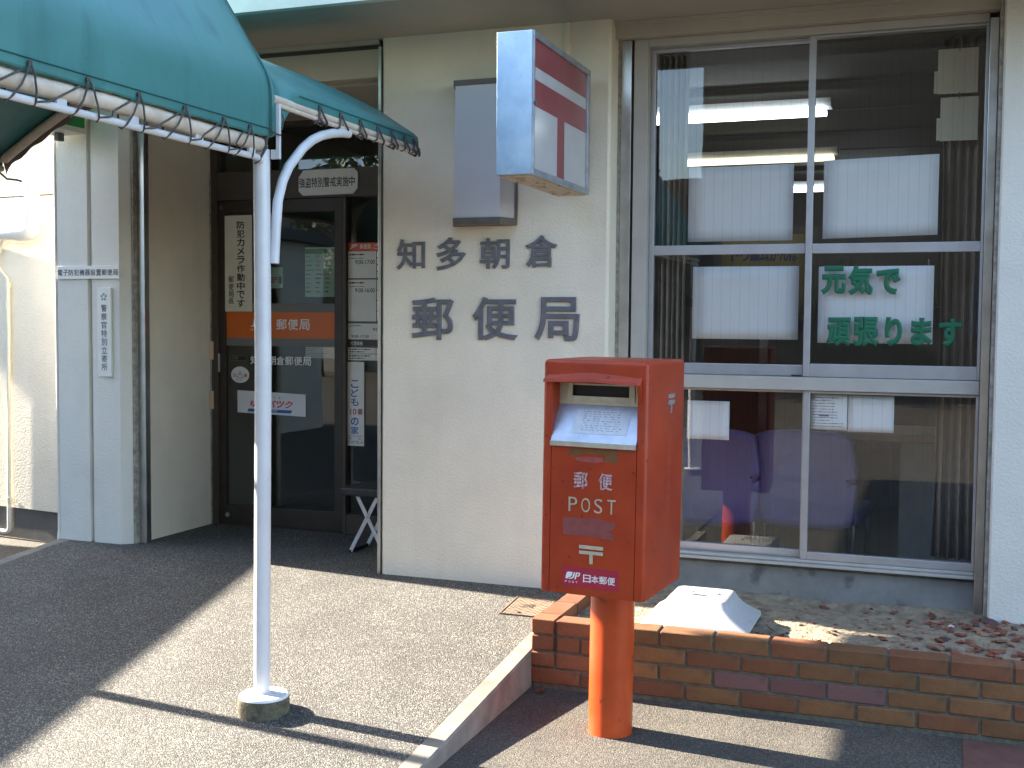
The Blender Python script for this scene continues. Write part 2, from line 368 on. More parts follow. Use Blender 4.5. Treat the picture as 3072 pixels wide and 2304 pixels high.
# kerbs either side of the path
def kerb(name, xa, xb, y0, y1, slant=0):
    g = G(); n = 14; V = []; F = []
    for i in range(n+1):
        y = y0+(y1-y0)*i/n; z = rampz(y)+.002; d = slant*(y-.1)
        for (x, zz) in ((xa+d, ZG-.05), (xa+d, z-.006), (xa+.006+d, z), (xb-.008+d, z), (xb+d, z-.008), (xb+d, ZG-.05)): V.append((x, y, zz))
    for i in range(n):
        for k in range(5): F.append((i*6+k, i*6+k+1, (i+1)*6+k+1, (i+1)*6+k))
    F += [tuple(range(5, -1, -1)), tuple(n*6+k for k in range(6))]
    g.add(V, F)
    return tag(g.make(name, KERB, org=(xa, y0, ZG)), None, None, kind='structure')
kerb('kerb', .783, .866, -.585, -2.7)
kerb('kerb', -2.435, -2.343, .14, -6, -.027)
G().box(2.562, 2.85, -1.5, -.815, ZG-.03, ZG+.004).make('paving_slab', mat('red_paving', (.13, .058, .045), .8, .2, 12, .3), org=(2.7, -1, ZG))
tag(bpy.data.objects['paving_slab'], kind='structure')

# ================================================================== BUILDING
B = thing('post_office_building', (.36, 0, ZP), 'cream plastered post office front with recessed entrance and wide window', 'building')
ZS = 2.805
# sign wall with softened corners
g = G()
g.prism([(-.243, .012), (-.231, 0), (.945, 0), (.957, .012), (.957, .16), (.90, .30), (-.243, .30)], ZP-.1, ZS, 'z')
wall = g.make('sign_wall', CREAM, B)
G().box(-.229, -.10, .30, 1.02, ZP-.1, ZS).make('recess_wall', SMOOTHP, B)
box('steel_corner_strip', -.262, -.2445, -.004, .03, ZP+.0, 2.765, STEEL, B, .002)
# left pillar, vertical groove, chamfered corner
g = G()
g.prism([(-2.433, .8), (-2.433, .143), (-2.425, .137), (-2.208, .137), (-2.205, .162), (-2.180, .162), (-2.177, .137), (-1.985, .137), (-1.940, .178), (-1.935, .20), (-1.935, .22), (-1.932, .24), (-1.932, 1.02), (-2.433, 1.02)], ZP-.3, ZS, 'z')
g.make('pillar', WHITEP, B)
tag(B.children[-1], 'bluish white rough plaster pillar with a vertical groove')
G().tube([(-2.437, .142, ZP-.05), (-2.437, .142, ZP+.02), (-2.438, .140, ZP+.05), (-2.438, .138, ZS)], [.016, .014, .008, .008], 8).make('edge_bead', WHITEP, B)
box('caulk_strip', -1.945, -1.922, .186, .232, ZP, ZS, CAULK, B)
box('steel_jamb', -1.9205, -1.872, .218, .262, ZP, 2.62, STEEL, B, .002)
box('black_gap', -1.9315, -1.9, .263, .285, ZP, 2.62, BLACKR, B)
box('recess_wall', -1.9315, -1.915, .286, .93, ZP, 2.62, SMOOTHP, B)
box('rubber_seal', -1.914, -1.905, .915, .935, ZP, 2.3, CAULK, B)
# right pillar
g = G(); g.prism([(2.667, .30), (2.667, .008), (2.675, 0), (6, 0), (6, .30)], .0, ZS, 'z'); g.make('pillar', WHITEP, B)
tag(B.children[-1], 'bluish white rough plaster pillar at the right edge')
box('steel_jamb', 2.614, 2.650, .10, .16, .095, 2.70, STEEL, B, .002)
box('caulk_strip', 2.652, 2.666, .02, .16, .095, ZS, CAULK, B)
# soffit and fascia
g = G(); g.box(-2.9, 6, -.655, .34, ZS, 2.87); sof = g.make('soffit', SOFFIT, B)
box('soffit_vent', 2.02, 2.16, -.36, -.30, 2.785, 2.8045, CAULK, sof, .004)
g = G(); g.box(-2.9, 6, -.70, -.657, 2.79, 3.3); g.box(-2.9, 6, -.735, -.702, 3.05, 3.32); g.make('fascia', FASCIA, B)
box('roof', -2.9, 6, -.69, 7, 3.05, 3.22, CONC, B)
# lintels
box('entrance_lintel', -1.93, -.264, .012, .10, 2.615, 2.757, SOFFIT, B, .003)
box('entrance_lintel', -1.93, -.264, .03, .10, 2.7585, 2.804, BRONZE, B)
box('entrance_lintel', -1.93, -.264, .004, .028, 2.781, 2.8035, SOFFIT, B)
box('recess_ceiling', -1.93, -.23, .102, 1.0, 2.60, 2.66, SOFFIT, B)
box('window_lintel', .958, 2.666, .075, .145, 2.73, 2.803, SOFFIT, B, .003)
box('window_lintel', .958, 2.666, .06, .073, 2.784, 2.8035, SOFFIT, B)
# window reveal at the sign wall
box('caulk_strip', .9575, .975, .13, .16, .1, ZS, CAULK, B)
box('steel_jamb', .976, 1.026, .125, .165, .12, 2.729, STEEL, B, .002)
box('rubber_seal', 1.0265, 1.036, .14, .165, .12, 2.729, BLACKR, B)
# concrete footing under the window
g = G(); g.prism([(.125, -.1), (.13, .10), (.155, .235), (.185, .252), (.30, .252), (.30, -.1)], .958, 2.665, 'x'); g.make('footing', CONC, B)
tag(B.children[-1], 'stained grey concrete footing below the window')
# window ---------------------------------------------------------------
wf = G()
wf.rbox(1.037, 1.106, .128, .25, .254, 2.729, .003)          # left jamb
wf.rbox(1.1065, 2.613, .132, .25, 2.692, 2.729, .003)         # head
wf.rbox(1.1065, 2.613, .130, .25, 1.073, 1.134, .003)         # middle rail
wf.rbox(1.1065, 2.613, .118, .25, .254, .268, .003)           # outer track
wf.rbox(1.1065, 2.613, .140, .25, .269, .283, .003)
win = wf.make('window', ALUP, B)
tag(win, 'wide aluminium sliding window with wired panes')
def sash(x0, x1, z0, z1, y, st_l, st_r, rt_, rb, tr=None):
    g = G()
    g.rbox(x0, x0+st_l, y, y+.03, z0, z1, .002); g.rbox(x1-st_r, x1, y, y+.03, z0, z1, .002)
    g.rbox(x0+st_l+.0003, x1-st_r-.0003, y+.001, y+.029, z1-rt_, z1, .002); g.rbox(x0+st_l+.0003, x1-st_r-.0003, y+.001, y+.029, z0, z0+rb, .002)
    if tr: g.rbox(x0+st_l+.0003, x1-st_r-.0003, y+.001, y+.029, tr[0], tr[1], .002)
    g.make('sash', ALU, win)
    zs = [(z0+rb, tr[0]), (tr[1], z1-rt_)] if tr else [(z0+rb, z1-rt_)]
    for (a, b) in zs: box('pane', x0+st_l, x1-st_r, y+.013, y+.018, a, b, WIREG, win)
sash(1.107, 1.868, 1.136, 2.691, .186, .024, .02, .018, .052, (1.706, 1.752))
sash(1.852, 2.613, 1.136, 2.691, .150, .030, .012, .01, .06, (1.703, 1.748))
sash(1.107, 1.870, .284, 1.071, .186, .024, .02, .012, .036)
sash(1.858, 2.613, .284, 1.071, .150, .030, .012, .012, .036)
G().box(1.80, 1.845, .15, .184, 1.136, 1.142).make('latch', BLACKR, win)
# entrance screen: transom, door leaf, sidelight -----------------------------
D = .95
fr = G()
fr.box(-1.9045, -1.86, D-.03, D+.07, ZP, 2.60)                # left jamb
fr.box(-1.859, -.2295, D-.028, D+.07, 2.128, 2.302)           # transom bar
fr.box(-1.859, -.2295, D-.02, D+.06, 2.57, 2.5995)
fr.box(-.976, -.955, D-.015, D+.06, ZP, 2.127)                # post of the sidelight
fr.box(-.954, -.2295, D-.01, D+.06, ZP, .19)
fr.box(-1.86, -1.0, D-.02, D+.08, ZP-.005, ZP+.006)
ent = fr.make('entrance_screen', BRONZE2, B)
tag(ent, 'dark bronze aluminium entrance screen with transom and sidelight')
G().prism([(D+.012, 2.3025), (D+.017, 2.3025), (D+.0295, 2.5695), (D+.0245, 2.5695)], -1.859, -.2295, 'x').make('pane', DOORG, ent)
box('pane', -.954, -.2295, D+.02, D+.026, .191, 2.127, DOORG, ent)
dr = G()
dr.rbox(-1.858, -1.815, D-.012, D+.02, ZP+.008, 2.126, .002); dr.rbox(-1.033, -.979, D-.012, D+.02, ZP+.008, 2.126, .002)
dr.rbox(-1.8147, -1.0333, D-.011, D+.019, 2.045, 2.126, .002); dr.rbox(-1.8147, -1.0333, D-.011, D+.019, ZP+.008, .2, .002)
door = dr.make('door', BRONZE, B)
tag(door, 'dark bronze sliding glass door')
box('pane', -1.8147, -1.0333, D+.002, D+.008, .2, 2.045, DOORG, door)
G().rbox(-1.874, -1.851, D-.028, D-.0125, 1.045, 1.165, .004).make('handle', ALU, door)
G().lathe([(.001, -.006), (.016, -.006), (.016, .006), (.001, .006)], (0, 0, 0), 16)
gk = G(); gk.tube([(-1.80, D-.013, .135), (-1.80, D-.022, .135)], [.017, .015], 14); gk.make('lock', STEEL, door)
gk = G(); gk.tube([(-1.83, D-.0285, 2.085), (-1.83, D-.036, 2.085)], [.014, .012], 14); gk.make('sensor', INKG, door)
for z0 in (1.125, .82): box('tab', -1.912, -1.888, .90, .918, z0 if z0 > 1 else .81, (1.24 if z0 > 1 else .925), PEACH, ent, .002)
# interior shell
def ib(n, *a): box(n, *a, B)
ib('interior_floor', -2.02, 6, 1.0, 6.65, -.02, .0605, FLOORI)
ib('interior_floor', .90, 6, .302, .9995, -.02, .06, FLOORI)
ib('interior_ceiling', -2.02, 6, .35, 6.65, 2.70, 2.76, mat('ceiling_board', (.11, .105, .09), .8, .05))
ib('interior_wall', -2.02, -1.934, 1.0, 6.6, .06, 2.699, WALLI)
ib('interior_wall', -1.93, 6, 6.6, 6.7, .06, 2.70, WALLI)
ib('interior_wall', 5.9, 6, .302, 6.6, .06, 2.70, WALLI)
ib('interior_wall', -.09, .10, 1.03, 3.3, .06, 2.70, WALLI)
ib('interior_wall', -.098, .955, .302, .42, .06, 2.70, WALLI)
for k, y in enumerate((1.25, 2.1, 2.95, 3.8)):
    box('ceiling_joint', .96, 5.9, y, y+.012, 2.693, 2.6995, INKG, B)
# raised letters
LET = [('知', -.155, .004, 1.637, 1.792), ('多', .064, .226, 1.632, 1.797), ('朝', .300, .458, 1.637, 1.790), ('倉', .538, .703, 1.642, 1.800),
       ('郵', -.068, .162, 1.285, 1.497), ('便', .263, .503, 1.286, 1.501), ('局', .590, .818, 1.287, 1.500)]
for ch, a0, a1, z0, z1 in LET:
    gg = G(); put(gg, ch, a0, a1, z0, z1, -.005, 'y', .020, .010); gg.make('letter', LETTER, B)
# plastered conduit above the projecting sign
G().rbox(.732, .759, -.020, .012, 2.40, 2.804, .006).make('conduit', CREAM, B)

# far-left wing, set back and turned a little; with plinth
FA = R_(8); ft = math.tan(FA)
def fwall(x): return .95+ft*(-3.2-x)
LW = thing('side_building', (-3.6, 1.02, ZG), 'sunlit cream plastered side building set back behind the drainpipe', 'building')
def slab(name, z0, z1, out, M):
    x0, x1 = -6.0, -2.436
    poly = [(x0, fwall(x0)-out), (x1, fwall(x1)-out), (x1, fwall(x1)+.3), (x0, fwall(x0)+.3)]
    return G().prism(poly, z0, z1, 'z').make(name, M, LW)
slab('plinth', ZG-.1, .056, -.012, CONCD)
slab('wall', .057, 2.205, 0, CREAM); slab('wall', 2.215, 3.0, 0, CREAM); slab('wall_joint', 2.2052, 2.2148, -.01, CAULK)

# ================================================================== THINGS ON THE WALL
# wall lamp with frosted cover and brown caps
t = thing('wall_lamp', (.34, 0, 1.85), 'tall frosted white wall lamp with brown caps behind the projecting sign', 'lamp')
tp = [(.165, 0), (.205, -.10), (.44, -.10), (.487, -.002)]
G().prism(tp, 1.883, 2.52, 'z').make('frosted_cover', ACRYL, t)
cp = [(.158, 0), (.198, -.108), (.444, -.108), (.495, -.002)]
G().prism(cp, 1.848, 1.882, 'z').make('cap', CAPB, t); G().prism(cp, 2.521, 2.545, 'z').make('cap', CAPB, t)
box('side_trim', .488, .4955, -.014, -.001, 1.8825, 2.5205, CAPB, t)
# projecting sign box
t = thing('projecting_sign', (.81, -.5, 1.973), 'weathered steel sign box with faded red postal mark projecting from the wall', 'sign')
x0, x1, y0, y1, z0, z1 = .732, .886, -.912, -.105, 1.973, 2.547
g = G()
g.rbox(x0, x1, y0, y0+.012, z0, z1, .003)
g.box(x0+.001, x1-.012, y0+.0122, y1, z1-.010, z1-.001); g.box(x0+.001, x0+.006, y0+.0122, y1, z0+.002, z1-.0102)
g.box(x0+.0062, x1-.006, y1-.012, y1, z0+.002, z1-.0102)
g.make('casing', SHEET, t)
g = G(); th = .026
g.rbox(x1-.0118, x1+.004, y0+.0125, y1+.002, z1-th, z1, .002); g.rbox(x1-.0118, x1+.004, y0+.0125, y1+.002, z0, z0+th, .002)
g.rbox(x1-.0118, x1+.004, y0+.0125, y0+.026, z0+th+.0003, z1-th-.0003, .002); g.rbox(x1-.0118, x1+.004, y1-.04, y1+.002, z0+th+.0003, z1-th-.0003, .002)
g.make('frame', STEELB, t)
g = G(); pz = [2.521, 2.411, 2.361, 2.253, 1.999]; ya, yb = y0+.0262, y1-.0405; xs = x1-.0062
def px(a, b, c, d, M, n): G().box(xs-.004, xs, a, b, c, d).make(n, M, t)
px(ya, yb, pz[1], pz[0], SIGNRED, 'red_panel'); px(ya, yb, pz[2], pz[1]-.0002, SIGNWH, 'white_panel'); px(ya, yb, pz[3], pz[2]-.0002, SIGNRED, 'red_panel')
px(ya, -.566, pz[4], pz[3]-.0002, SIGNWH, 'white_panel'); px(-.5658, -.4642, pz[4], pz[3]-.0002, SIGNRED, 'red_panel'); px(-.464, yb, pz[4], pz[3]-.0002, SIGNWH, 'white_panel')
g = G(); g.box(x0+.0065, x1-.0125, y0+.013, y1-.0125, z0-.004, z0+.001)
rr = random.Random(4)
for k in range(16):
    yy = rr.uniform(y0+.05, y1-.05); xx = rr.uniform(x0+.02, x1-.02); s_ = rr.uniform(.004, .012)
    g.box(xx-s_, xx+s_, yy-s_, yy+s_, z0-.005-rr.uniform(.002, .008), z0-.0042)
g.make('underside', RUSTY, t)
G().rbox(.77, .85, -.1045, -.001, 2.15, 2.35, .004).make('wall_bracket', CAPB, t)
G().tube([(x1+.004, -.895, 2.26), (x1+.012, -.895, 2.26)], .008, 8).make('latch', INKG, t)
# green projecting sign on the left pillar
t = thing('green_sign_box', (-2.27, -.15, 2.43), 'green projecting sign box half hidden by the canopy', 'sign')
G().rbox(-2.40, -2.170, -.48, .10, 2.43, 2.78, .004).make('casing', SIGNC, t)
g = G(); g.box(-2.1695, -2.165, -.46, .075, 2.46, 2.77); g.make('green_panel', mat('green_acrylic', (.01, .22, .04), .3, .05), t)
gg = G(); put(gg, 'CORNER', -.30, -.075, 2.488, 2.505, -2.1638, 'x', .01); gg.make('lettering', CLOTHW, t)
gg = G(); put(gg, 'ATM', -.35, -.05, 2.56, 2.70, -2.1638, 'x', .02); gg.make('lettering', CLOTHW, t)
g = G(); g.rbox(-2.30, -2.27, -.02, .03, 2.385, 2.4295, .003); g.make('bracket', INKG, t)
G().rbox(-2.33, -2.19, .1005, .136, 2.50, 2.70, .003).make('wall_bracket', SIGNC, t)
# signs on the left pillar
t = thing('security_sign', (-2.195, .13, 1.606), 'long horizontal white sign with black characters across the left pillar', 'sign')
G().rbox(-2.417, -1.975, .124, .1365, 1.607, 1.683, .002).make('plate', SIGNW, t)
g = G(); row(g, '電子防犯機器設置郵便局', -2.414, -1.98, 1.627, 1.662, .1232, .012, .10); g.make('lettering', INK, t)
t = thing('police_sign', (-2.08, .13, 1.043), 'narrow vertical white sign with emblem on the left pillar', 'sign')
G().rbox(-2.130, -2.035, .122, .1365, 1.043, 1.557, .002).make('plate', SIGNW, t)
g = G(); column(g, '警察官特別立寄所', -2.102, -2.062, 1.075, 1.463, .1212, .012, .14); g.make('lettering', INKG, t)
g = G(); c = (-2.083, 1.503)
for k in range(5):
    a = math.pi/2+k*2*math.pi/5
    p = [(c[0]+r_*math.cos(a+d), .1212, c[1]+r_*math.sin(a+d)) for r_, d in ((.009, -.5), (.021, -.38), (.024, -.12), (.019, 0), (.024, .12), (.021, .38), (.009, .5))]
    g.add(p, [tuple(range(7))])
g.make('emblem', mat('emblem_green', (.18, .30, .28), .5), t)
# drainpipe and conduit on the side building
t = thing('drainpipe', (-3.31, .90, 1.93), 'thick white plastic drainpipe with an elbow on the side building', 'pipe')
yp = fwall(-3.305)-.065
G().tube([(-3.305, yp, 3.0), (-3.305, yp, 2.04)], .05, 18).make('downpipe', PIPEW, t, True)
G().tube([(-3.305, yp, 2.06), (-3.305, yp, 2.0), (-3.312, yp, 1.975), (-3.335, yp+.003, 1.96), (-3.37, yp+.006, 1.958), (-3.46, yp+.02, 1.958)], .056, 18).make('elbow', PIPEW, t, True)
G().tube([(-3.46, yp+.02, 1.958), (-3.56, yp+.04, 1.958)], .048, 18).make('coupling', PIPEW, t, True)
G().tube([(-3.56, yp+.04, 1.958), (-4.6, yp+.22, 1.958)], .042, 18).make('side_pipe', PIPEW, t, True)
t = thing('thin_conduit', (-3.61, .98, -.13), 'thin cream conduit running down the side building to the plinth', 'pipe')
def cpnt(x, z): return (x, fwall(x)-.022, z)
G().tube([cpnt(-3.63, 1.94), cpnt(-3.672, 1.86), cpnt(-3.705, 1.79), cpnt(-3.705, 1.74), cpnt(-3.66, 1.695), cpnt(-3.615, 1.655), cpnt(-3.604, 1.62)], .011, 10).make('hose', SIGNC, t, True)
G().tube([cpnt(-3.604, 1.60), cpnt(-3.604, 1.2), cpnt(-3.618, .4), cpnt(-3.62, .06)], .0135, 10).make('conduit_tube', SIGNC, t, True)
G().tube([cpnt(-3.604, 1.63), cpnt(-3.604, 1.585)], .019, 10).make('coupling', SIGNC, t, True)
G().tube([cpnt(-3.619, .13), cpnt(-3.619, .095)], .019, 10).make('coupling', SIGNC, t, True)
G().tube([cpnt(-3.62, .06), cpnt(-3.622, -.08), cpnt(-3.63, -.105), cpnt(-3.66, -.115), cpnt(-3.9, -.115)], .0165, 10).make('elbow_tube', PIPEW, t, True)

# ---------------------------------------------------------------- signs and stickers on the entrance
t = thing('robbery_alert_sign', (-1.06, .9, 2.14), 'octagonal white sign with black characters on the transom bar', 'sign')
G().prism([(-1.266, 2.167), (-1.237, 2.139), (-.893, 2.142), (-.863, 2.173), (-.860, 2.268), (-.887, 2.295), (-1.234, 2.293), (-1.265, 2.251)], .912, .9205, 'y').make('plate', SIGNW, t)
g = G(); row(g, '強盗特別警戒実施中', -1.263, -.878, 2.187, 2.247, .9112, .012, .06); g.make('lettering', INK, t)
t = thing('camera_notice', (-1.71, .93, 1.43), 'tall cream notice with vertical black characters on the door glass', 'sign')
G().rbox(-1.812, -1.613, .9315, .9375, 1.43, 2.033, .002).make('plate', SIGNC, t)
g = G(); column(g, '防犯カメラ作動中です', -1.722, -1.665, 1.455, 2.0, .9305, .02, .1); column(g, '郵便局長', -1.785, -1.745, 1.475, 1.655, .9305, .012, .1); g.make('lettering', INK, t)
t = thing('orange_door_band', (-1.425, .95, 1.265), 'orange band with white characters across the door glass', 'sticker')
yf_ = D+.0005
g = G(); g.box(-1.8145, -1.0335, yf_, yf_+.001, 1.265, 1.428); g.make('film', ORANGE, t)
g = G(); row(g, '郵便局', -1.452, -1.208, 1.318, 1.385, yf_-.0006, .012, .08)
g.make('lettering', CLOTHW, t)
g = G(); put(g, 'JP', -1.635, -1.54, 1.335, 1.385, yf_-.0006, 'y', .03, shear=.15); g.make('logo', CLOTHW, t)
g = G(); put(g, 'NETWORK', -1.64, -1.53, 1.312, 1.324, yf_-.0006); g.make('lettering', CLOTHW, t)
g = G(); g.box(-1.8145, -1.0335, yf_, yf_+.001, 1.215, 1.2645); g.box(-1.8145, -1.0335, yf_, yf_+.001, 1.4285, 1.482); g.make('frosted_strip', GREYF, t)
t = thing('door_name_lettering', (-1.42, .95, 1.098), 'white office name lettering below the orange door band', 'sticker')
g = G(); row(g, '知多朝倉郵便局', -1.64, -1.2, 1.098, 1.153, yf_-.0004, .010, .05); g.make('lettering', CLOTHW, t)
t = thing('pull_sticker', (-1.72, .95, 1.119), 'small dark arrow sticker with gold outline on the door', 'sticker')
g = G(); g.prism([(-1.788, 1.152), (-1.675, 1.152), (-1.655, 1.136), (-1.675, 1.119), (-1.788, 1.119)], yf_-.0006, yf_, 'y'); g.make('arrow', mat('dull_gold', (.16, .13, .06), .5), t)
g = G(); g.prism([(-1.784, 1.149), (-1.677, 1.149), (-1.661, 1.136), (-1.677, 1.122), (-1.784, 1.122)], yf_-.0012, yf_-.0007, 'y'); g.make('arrow_face', BLACK, t)
g = G(); row(g, '自動', -1.775, -1.725, 1.127, 1.145, yf_-.0018, 0, .1); g.make('lettering', mat('dull_gold2', (.20, .17, .09), .5), t)
t = thing('caution_sticker', (-1.714, .95, 1.03), 'round white caution sticker with warning triangle on the door', 'sticker')
g = G(); g.prism([(-1.714+.067*math.cos(a*math.pi/16), 1.031+.052*math.sin(a*math.pi/16)) for a in range(32)], yf_-.0008, yf_, 'y'); g.make('disc', PAPER, t)
g = G(); put(g, '注', -1.768, -1.741, 1.016, 1.040, yf_-.0014, 'y', .02); put(g, '意', -1.687, -1.661, 1.016, 1.040, yf_-.0014, 'y', .02); g.make('lettering', INKR, t)
g = G()
for a, b in (((-1.738, 1.011), (-1.690, 1.011)), ((-1.690, 1.011), (-1.714, 1.054)), ((-1.714, 1.054), (-1.738, 1.011))):
    g.tube([(a[0], yf_-.001, a[1]), (b[0], yf_-.001, b[1])], .0015, 5)
g.box(-1.7155, -1.7125, yf_-.0012, yf_-.0009, 1.024, 1.042); g.box(-1.7155, -1.7125, yf_-.0012, yf_-.0009, 1.016, 1.020); lines(g, -1.745, -1.69, .992, 1.004, 1, yf_-.0012); g.make('warning_triangle', INK, t)
t = thing('parcel_sticker', (-1.49, .95, .78), 'white parcel service sticker with red katakana and blue bar', 'sticker')
g = G(); g.prism([(-1.734, .932), (-1.734, .792), (-1.241, .780), (-1.241, .919)], yf_-.0008, yf_, 'y'); g.make('film', PAPER, t)
g = G(); row(g, 'ゆうパック', -1.645, -1.335, .828, .875, yf_-.0014, .03, .06, shear=.2); g.make('lettering', mat('pinkish_red', (.62, .05, .10), .5), t)
g = G(); g.prism([(-1.662, .800), (-1.345, .797), (-1.335, .816), (-1.652, .819)], yf_-.0012, yf_-.0009, 'y')
for (a, b, s_) in ((-1.468, .892, .006), (-1.43, .888, .009), (-1.405, .894, .004), (-1.442, .907, .004)): g.prism([(a, b), (a+s_, b), (a+s_, b+s_), (a, b+s_)], yf_-.0012, yf_-.0009, 'y')
g.make('blue_bar', INKB, t)
g = G(); put(g, 'JAPAN POST', -1.56, -1.44, .8025, .8135, yf_-.0018, 'y', .02); g.make('lettering', CLOTHW, t)
t = thing('card_list_sticker', (-1.15, .95, 1.523), 'pale green card list sheet behind the upper door glass', 'poster')
g = G(); g.box(-1.25, -1.045, D+.010, D+.011, 1.523, 1.828); g.make('sheet', mat('pale_green_paper', (.42, .60, .52), .6, .05), t)
g = G(); g.box(-1.248, -1.047, D+.0095, D+.0098, 1.788, 1.818); g.make('header', mat('deep_green', (.02, .20, .10), .6), t)
rr = random.Random(9); cols = [INKR, INK, INKB, mat('orange_ink', (.6, .2, .05), .5), INKG, mat('teal_ink', (.03, .3, .3), .5)]
for i in range(9):
    for j in range(3):
        x = -1.24+j*.066; z = 1.765-i*.027; w = rr.uniform(.03, .055)
        g = G(); lines(g, x, x+w, z, z+rr.uniform(.008, .017), 1, D+.0095, fill=.9, rnd=rr); g.make('print', cols[rr.randrange(6)], t)
t = thing('small_door_sheet', (-1.45, .95, 1.577), 'small white and green sheet beside the canopy pole', 'poster')
g = G(); g.box(-1.56, -1.409, D+.010, D+.011, 1.577, 1.708); g.make('sheet', mat('pale_green_paper', (.4, .6, .5)), t)
g = G(); g.box(-1.435, -1.415, D+.0095, D+.0098, 1.605, 1.65); g.make('green_print', GREENL, t)
g = G(); row(g, '0円', -1.50, -1.44, 1.61, 1.648, D+.0095, .03, .1); g.make('red_print', INKR, t)
t = thing('door_leaflet', (-1.14, .95, 1.146), 'white leaflet with red lines under the right end of the orange band', 'poster')
g = G(); g.box(-1.246, -1.038, D+.010, D+.011, 1.146, 1.2645); g.make('sheet', mat('greyish_paper', (.5, .5, .5), .6, .05), t)
g = G(); lines(g, -1.238, -1.15, 1.185, 1.21, 2, D+.0095); g.make('red_print', INKR, t)
g = G(); lines(g, -1.238, -1.06, 1.15, 1.18, 3, D+.0095); g.make('print', INKG, t)
# opening hours board in the sidelight
yb_ = D+.0165
t = thing('opening_hours_board', (-.85, .96, 1.139), 'opening hours board with orange header in the sidelight', 'notice board')
g = G(); g.box(-.952, -.55, yb_, yb_+.002, 1.30, 1.80); g.make('panel', mat('dark_panel', (.10, .10, .11), .5), t)
g = G(); g.box(-.952, -.55, yb_, yb_+.0025, 1.801, 1.851); g.make('header', mat('orange_red', (.68, .10, .03), .4), t)
g = G(); put(g, 'JP', -.94, -.895, 1.815, 1.842, yb_-.0006, 'y', .03, shear=.15); row(g, '郵便局', -.875, -.80, 1.813, 1.842, yb_-.0006, .01, .06); row(g, 'ご案内', -.78, -.69, 1.813, 1.842, yb_-.0006, .01, .06); g.make('lettering', CLOTHW, t)
for (z0, z1, txt) in ((1.637, 1.799, '9:00-17:00'), (1.375, 1.628, '9:00-16:00')):
    g = G(); g.box(-.952, -.763, yb_-.001, yb_-.0002, z0, z1); g.make('card', SIGNW, t)
    g = G(); put(g, txt, -.905, -.772, z1-.078, z1-.052, yb_-.0016, 'y', .01); lines(g, -.945, -.82, z1-.030, z1-.008, 1, yb_-.0016, fill=.5); lines(g, -.945, -.82, z1-.047, z1-.036, 1, yb_-.0016, fill=.4); g.make('lettering', INK, t)
    g = G()
    for q in range(4): g.box(-.757, -.55, yb_-.001, yb_-.0002, z0+(z1-z0)*q/4+.004, z0+(z1-z0)*(q+1)/4-.004)
    g.make('card', SIGNW, t)
g = G(); g.box(-.952, -.55, yb_-.001, yb_-.0002, 1.265, 1.362); g.make('card', SIGNW, t)
g = G(); put(g, 'ATM', -.945, -.905, 1.338, 1.355, yb_-.0016); put(g, '9:00-17:30', -.93, -.812, 1.274, 1.292, yb_-.0016, 'y', .01); put(g, '9:00', -.785, -.73, 1.318, 1.336, yb_-.0016, 'y', .01); lines(g, -.90, -.86, 1.343, 1.354, 1, yb_-.0016, fill=.6); g.make('lettering', INK, t)
g = G(); g.box(-.952, -.55, yb_, yb_+.002, 1.221, 1.259); g.make('band', mat('brown_band', (.06, .045, .045), .5), t)
g = G(); row(g, '代理業務', -.938, -.852, 1.229, 1.252, yb_-.0006, .01, .06); g.make('lettering', CLOTHW, t)
for z0 in (1.178, 1.138):
    g = G(); g.box(-.954, -.765, yb_, yb_+.002, z0, z0+.037); g.box(-.761, -.55, yb_, yb_+.002, z0, z0+.037); g.make('card', SIGNW, t)
    g = G(); lines(g, -.948, -.77, z0+.004, z0+.034, 2, yb_-.0006, fill=.5); g.make('lettering', INK, t)
t = thing('children_safety_sign', (-.905, .95, .613), 'tall narrow white sign with blue and maroon characters on the sidelight', 'sign')
G().box(-.969, -.842, D+.0135, D+.0155, .613, 1.127).make('plate', SIGNW, t)
g = G(); column(g, 'こども', -.932, -.88, .855, 1.02, D+.013, .02, .12); column(g, 'の家', -.932, -.88, .68, .79, D+.013, .02, .12); g.make('lettering', INKB, t)
g = G(); put(g, '110', -.962, -.895, .805, .84, D+.013, 'y', .01); put(g, '番', -.888, -.85, .805, .842, D+.013, 'y', .02); g.make('lettering', INKM, t)
g = G(); row(g, 'ち た', -.955, -.855, .652, .664, D+.013, .0, .3); row(g, 'けいさつしょ', -.965, -.846, .628, .644, D+.013, .0, .1); quad(g, -.96, -.85, .672, .674, D+.013); g.make('lettering', INK, t)
# folding stool standing in the porch
t = thing('folding_stool', (-.56, .52, ZP), 'black topped folding stool with white crossed legs beside the sign wall', 'stool')
G().rbox(-.70, -.38, .40, .66, .395, .442, .008).make('seat', mat('black_vinyl', (.02, .02, .02), .45, .5, 60, .3, 200), t)
for yy in (.425, .635):
    for (xa, xb) in ((-.60, -.43), (-.48, -.65)):
        g = G(); dx = .012
        o_ = -.004 if xa < xb else .004
        g.prism([(xa-dx, .394), (xa+dx, .394), (xb+dx, ZP+.006), (xb-dx, ZP+.006)], yy-.003+o_, yy+.003+o_, 'y'); g.make('leg', PIPEW, t)
    g = G(); g.tube([(-.54, yy-.012, .280), (-.54, yy+.012, .280)], .006, 8); g.make('pivot', STEEL, t)
for xx in (-.65, -.43): G().tube([(xx, .42, ZP+.010), (xx, .64, ZP+.010)], .009, 8).make('foot_bar', BLACKR, t, True)

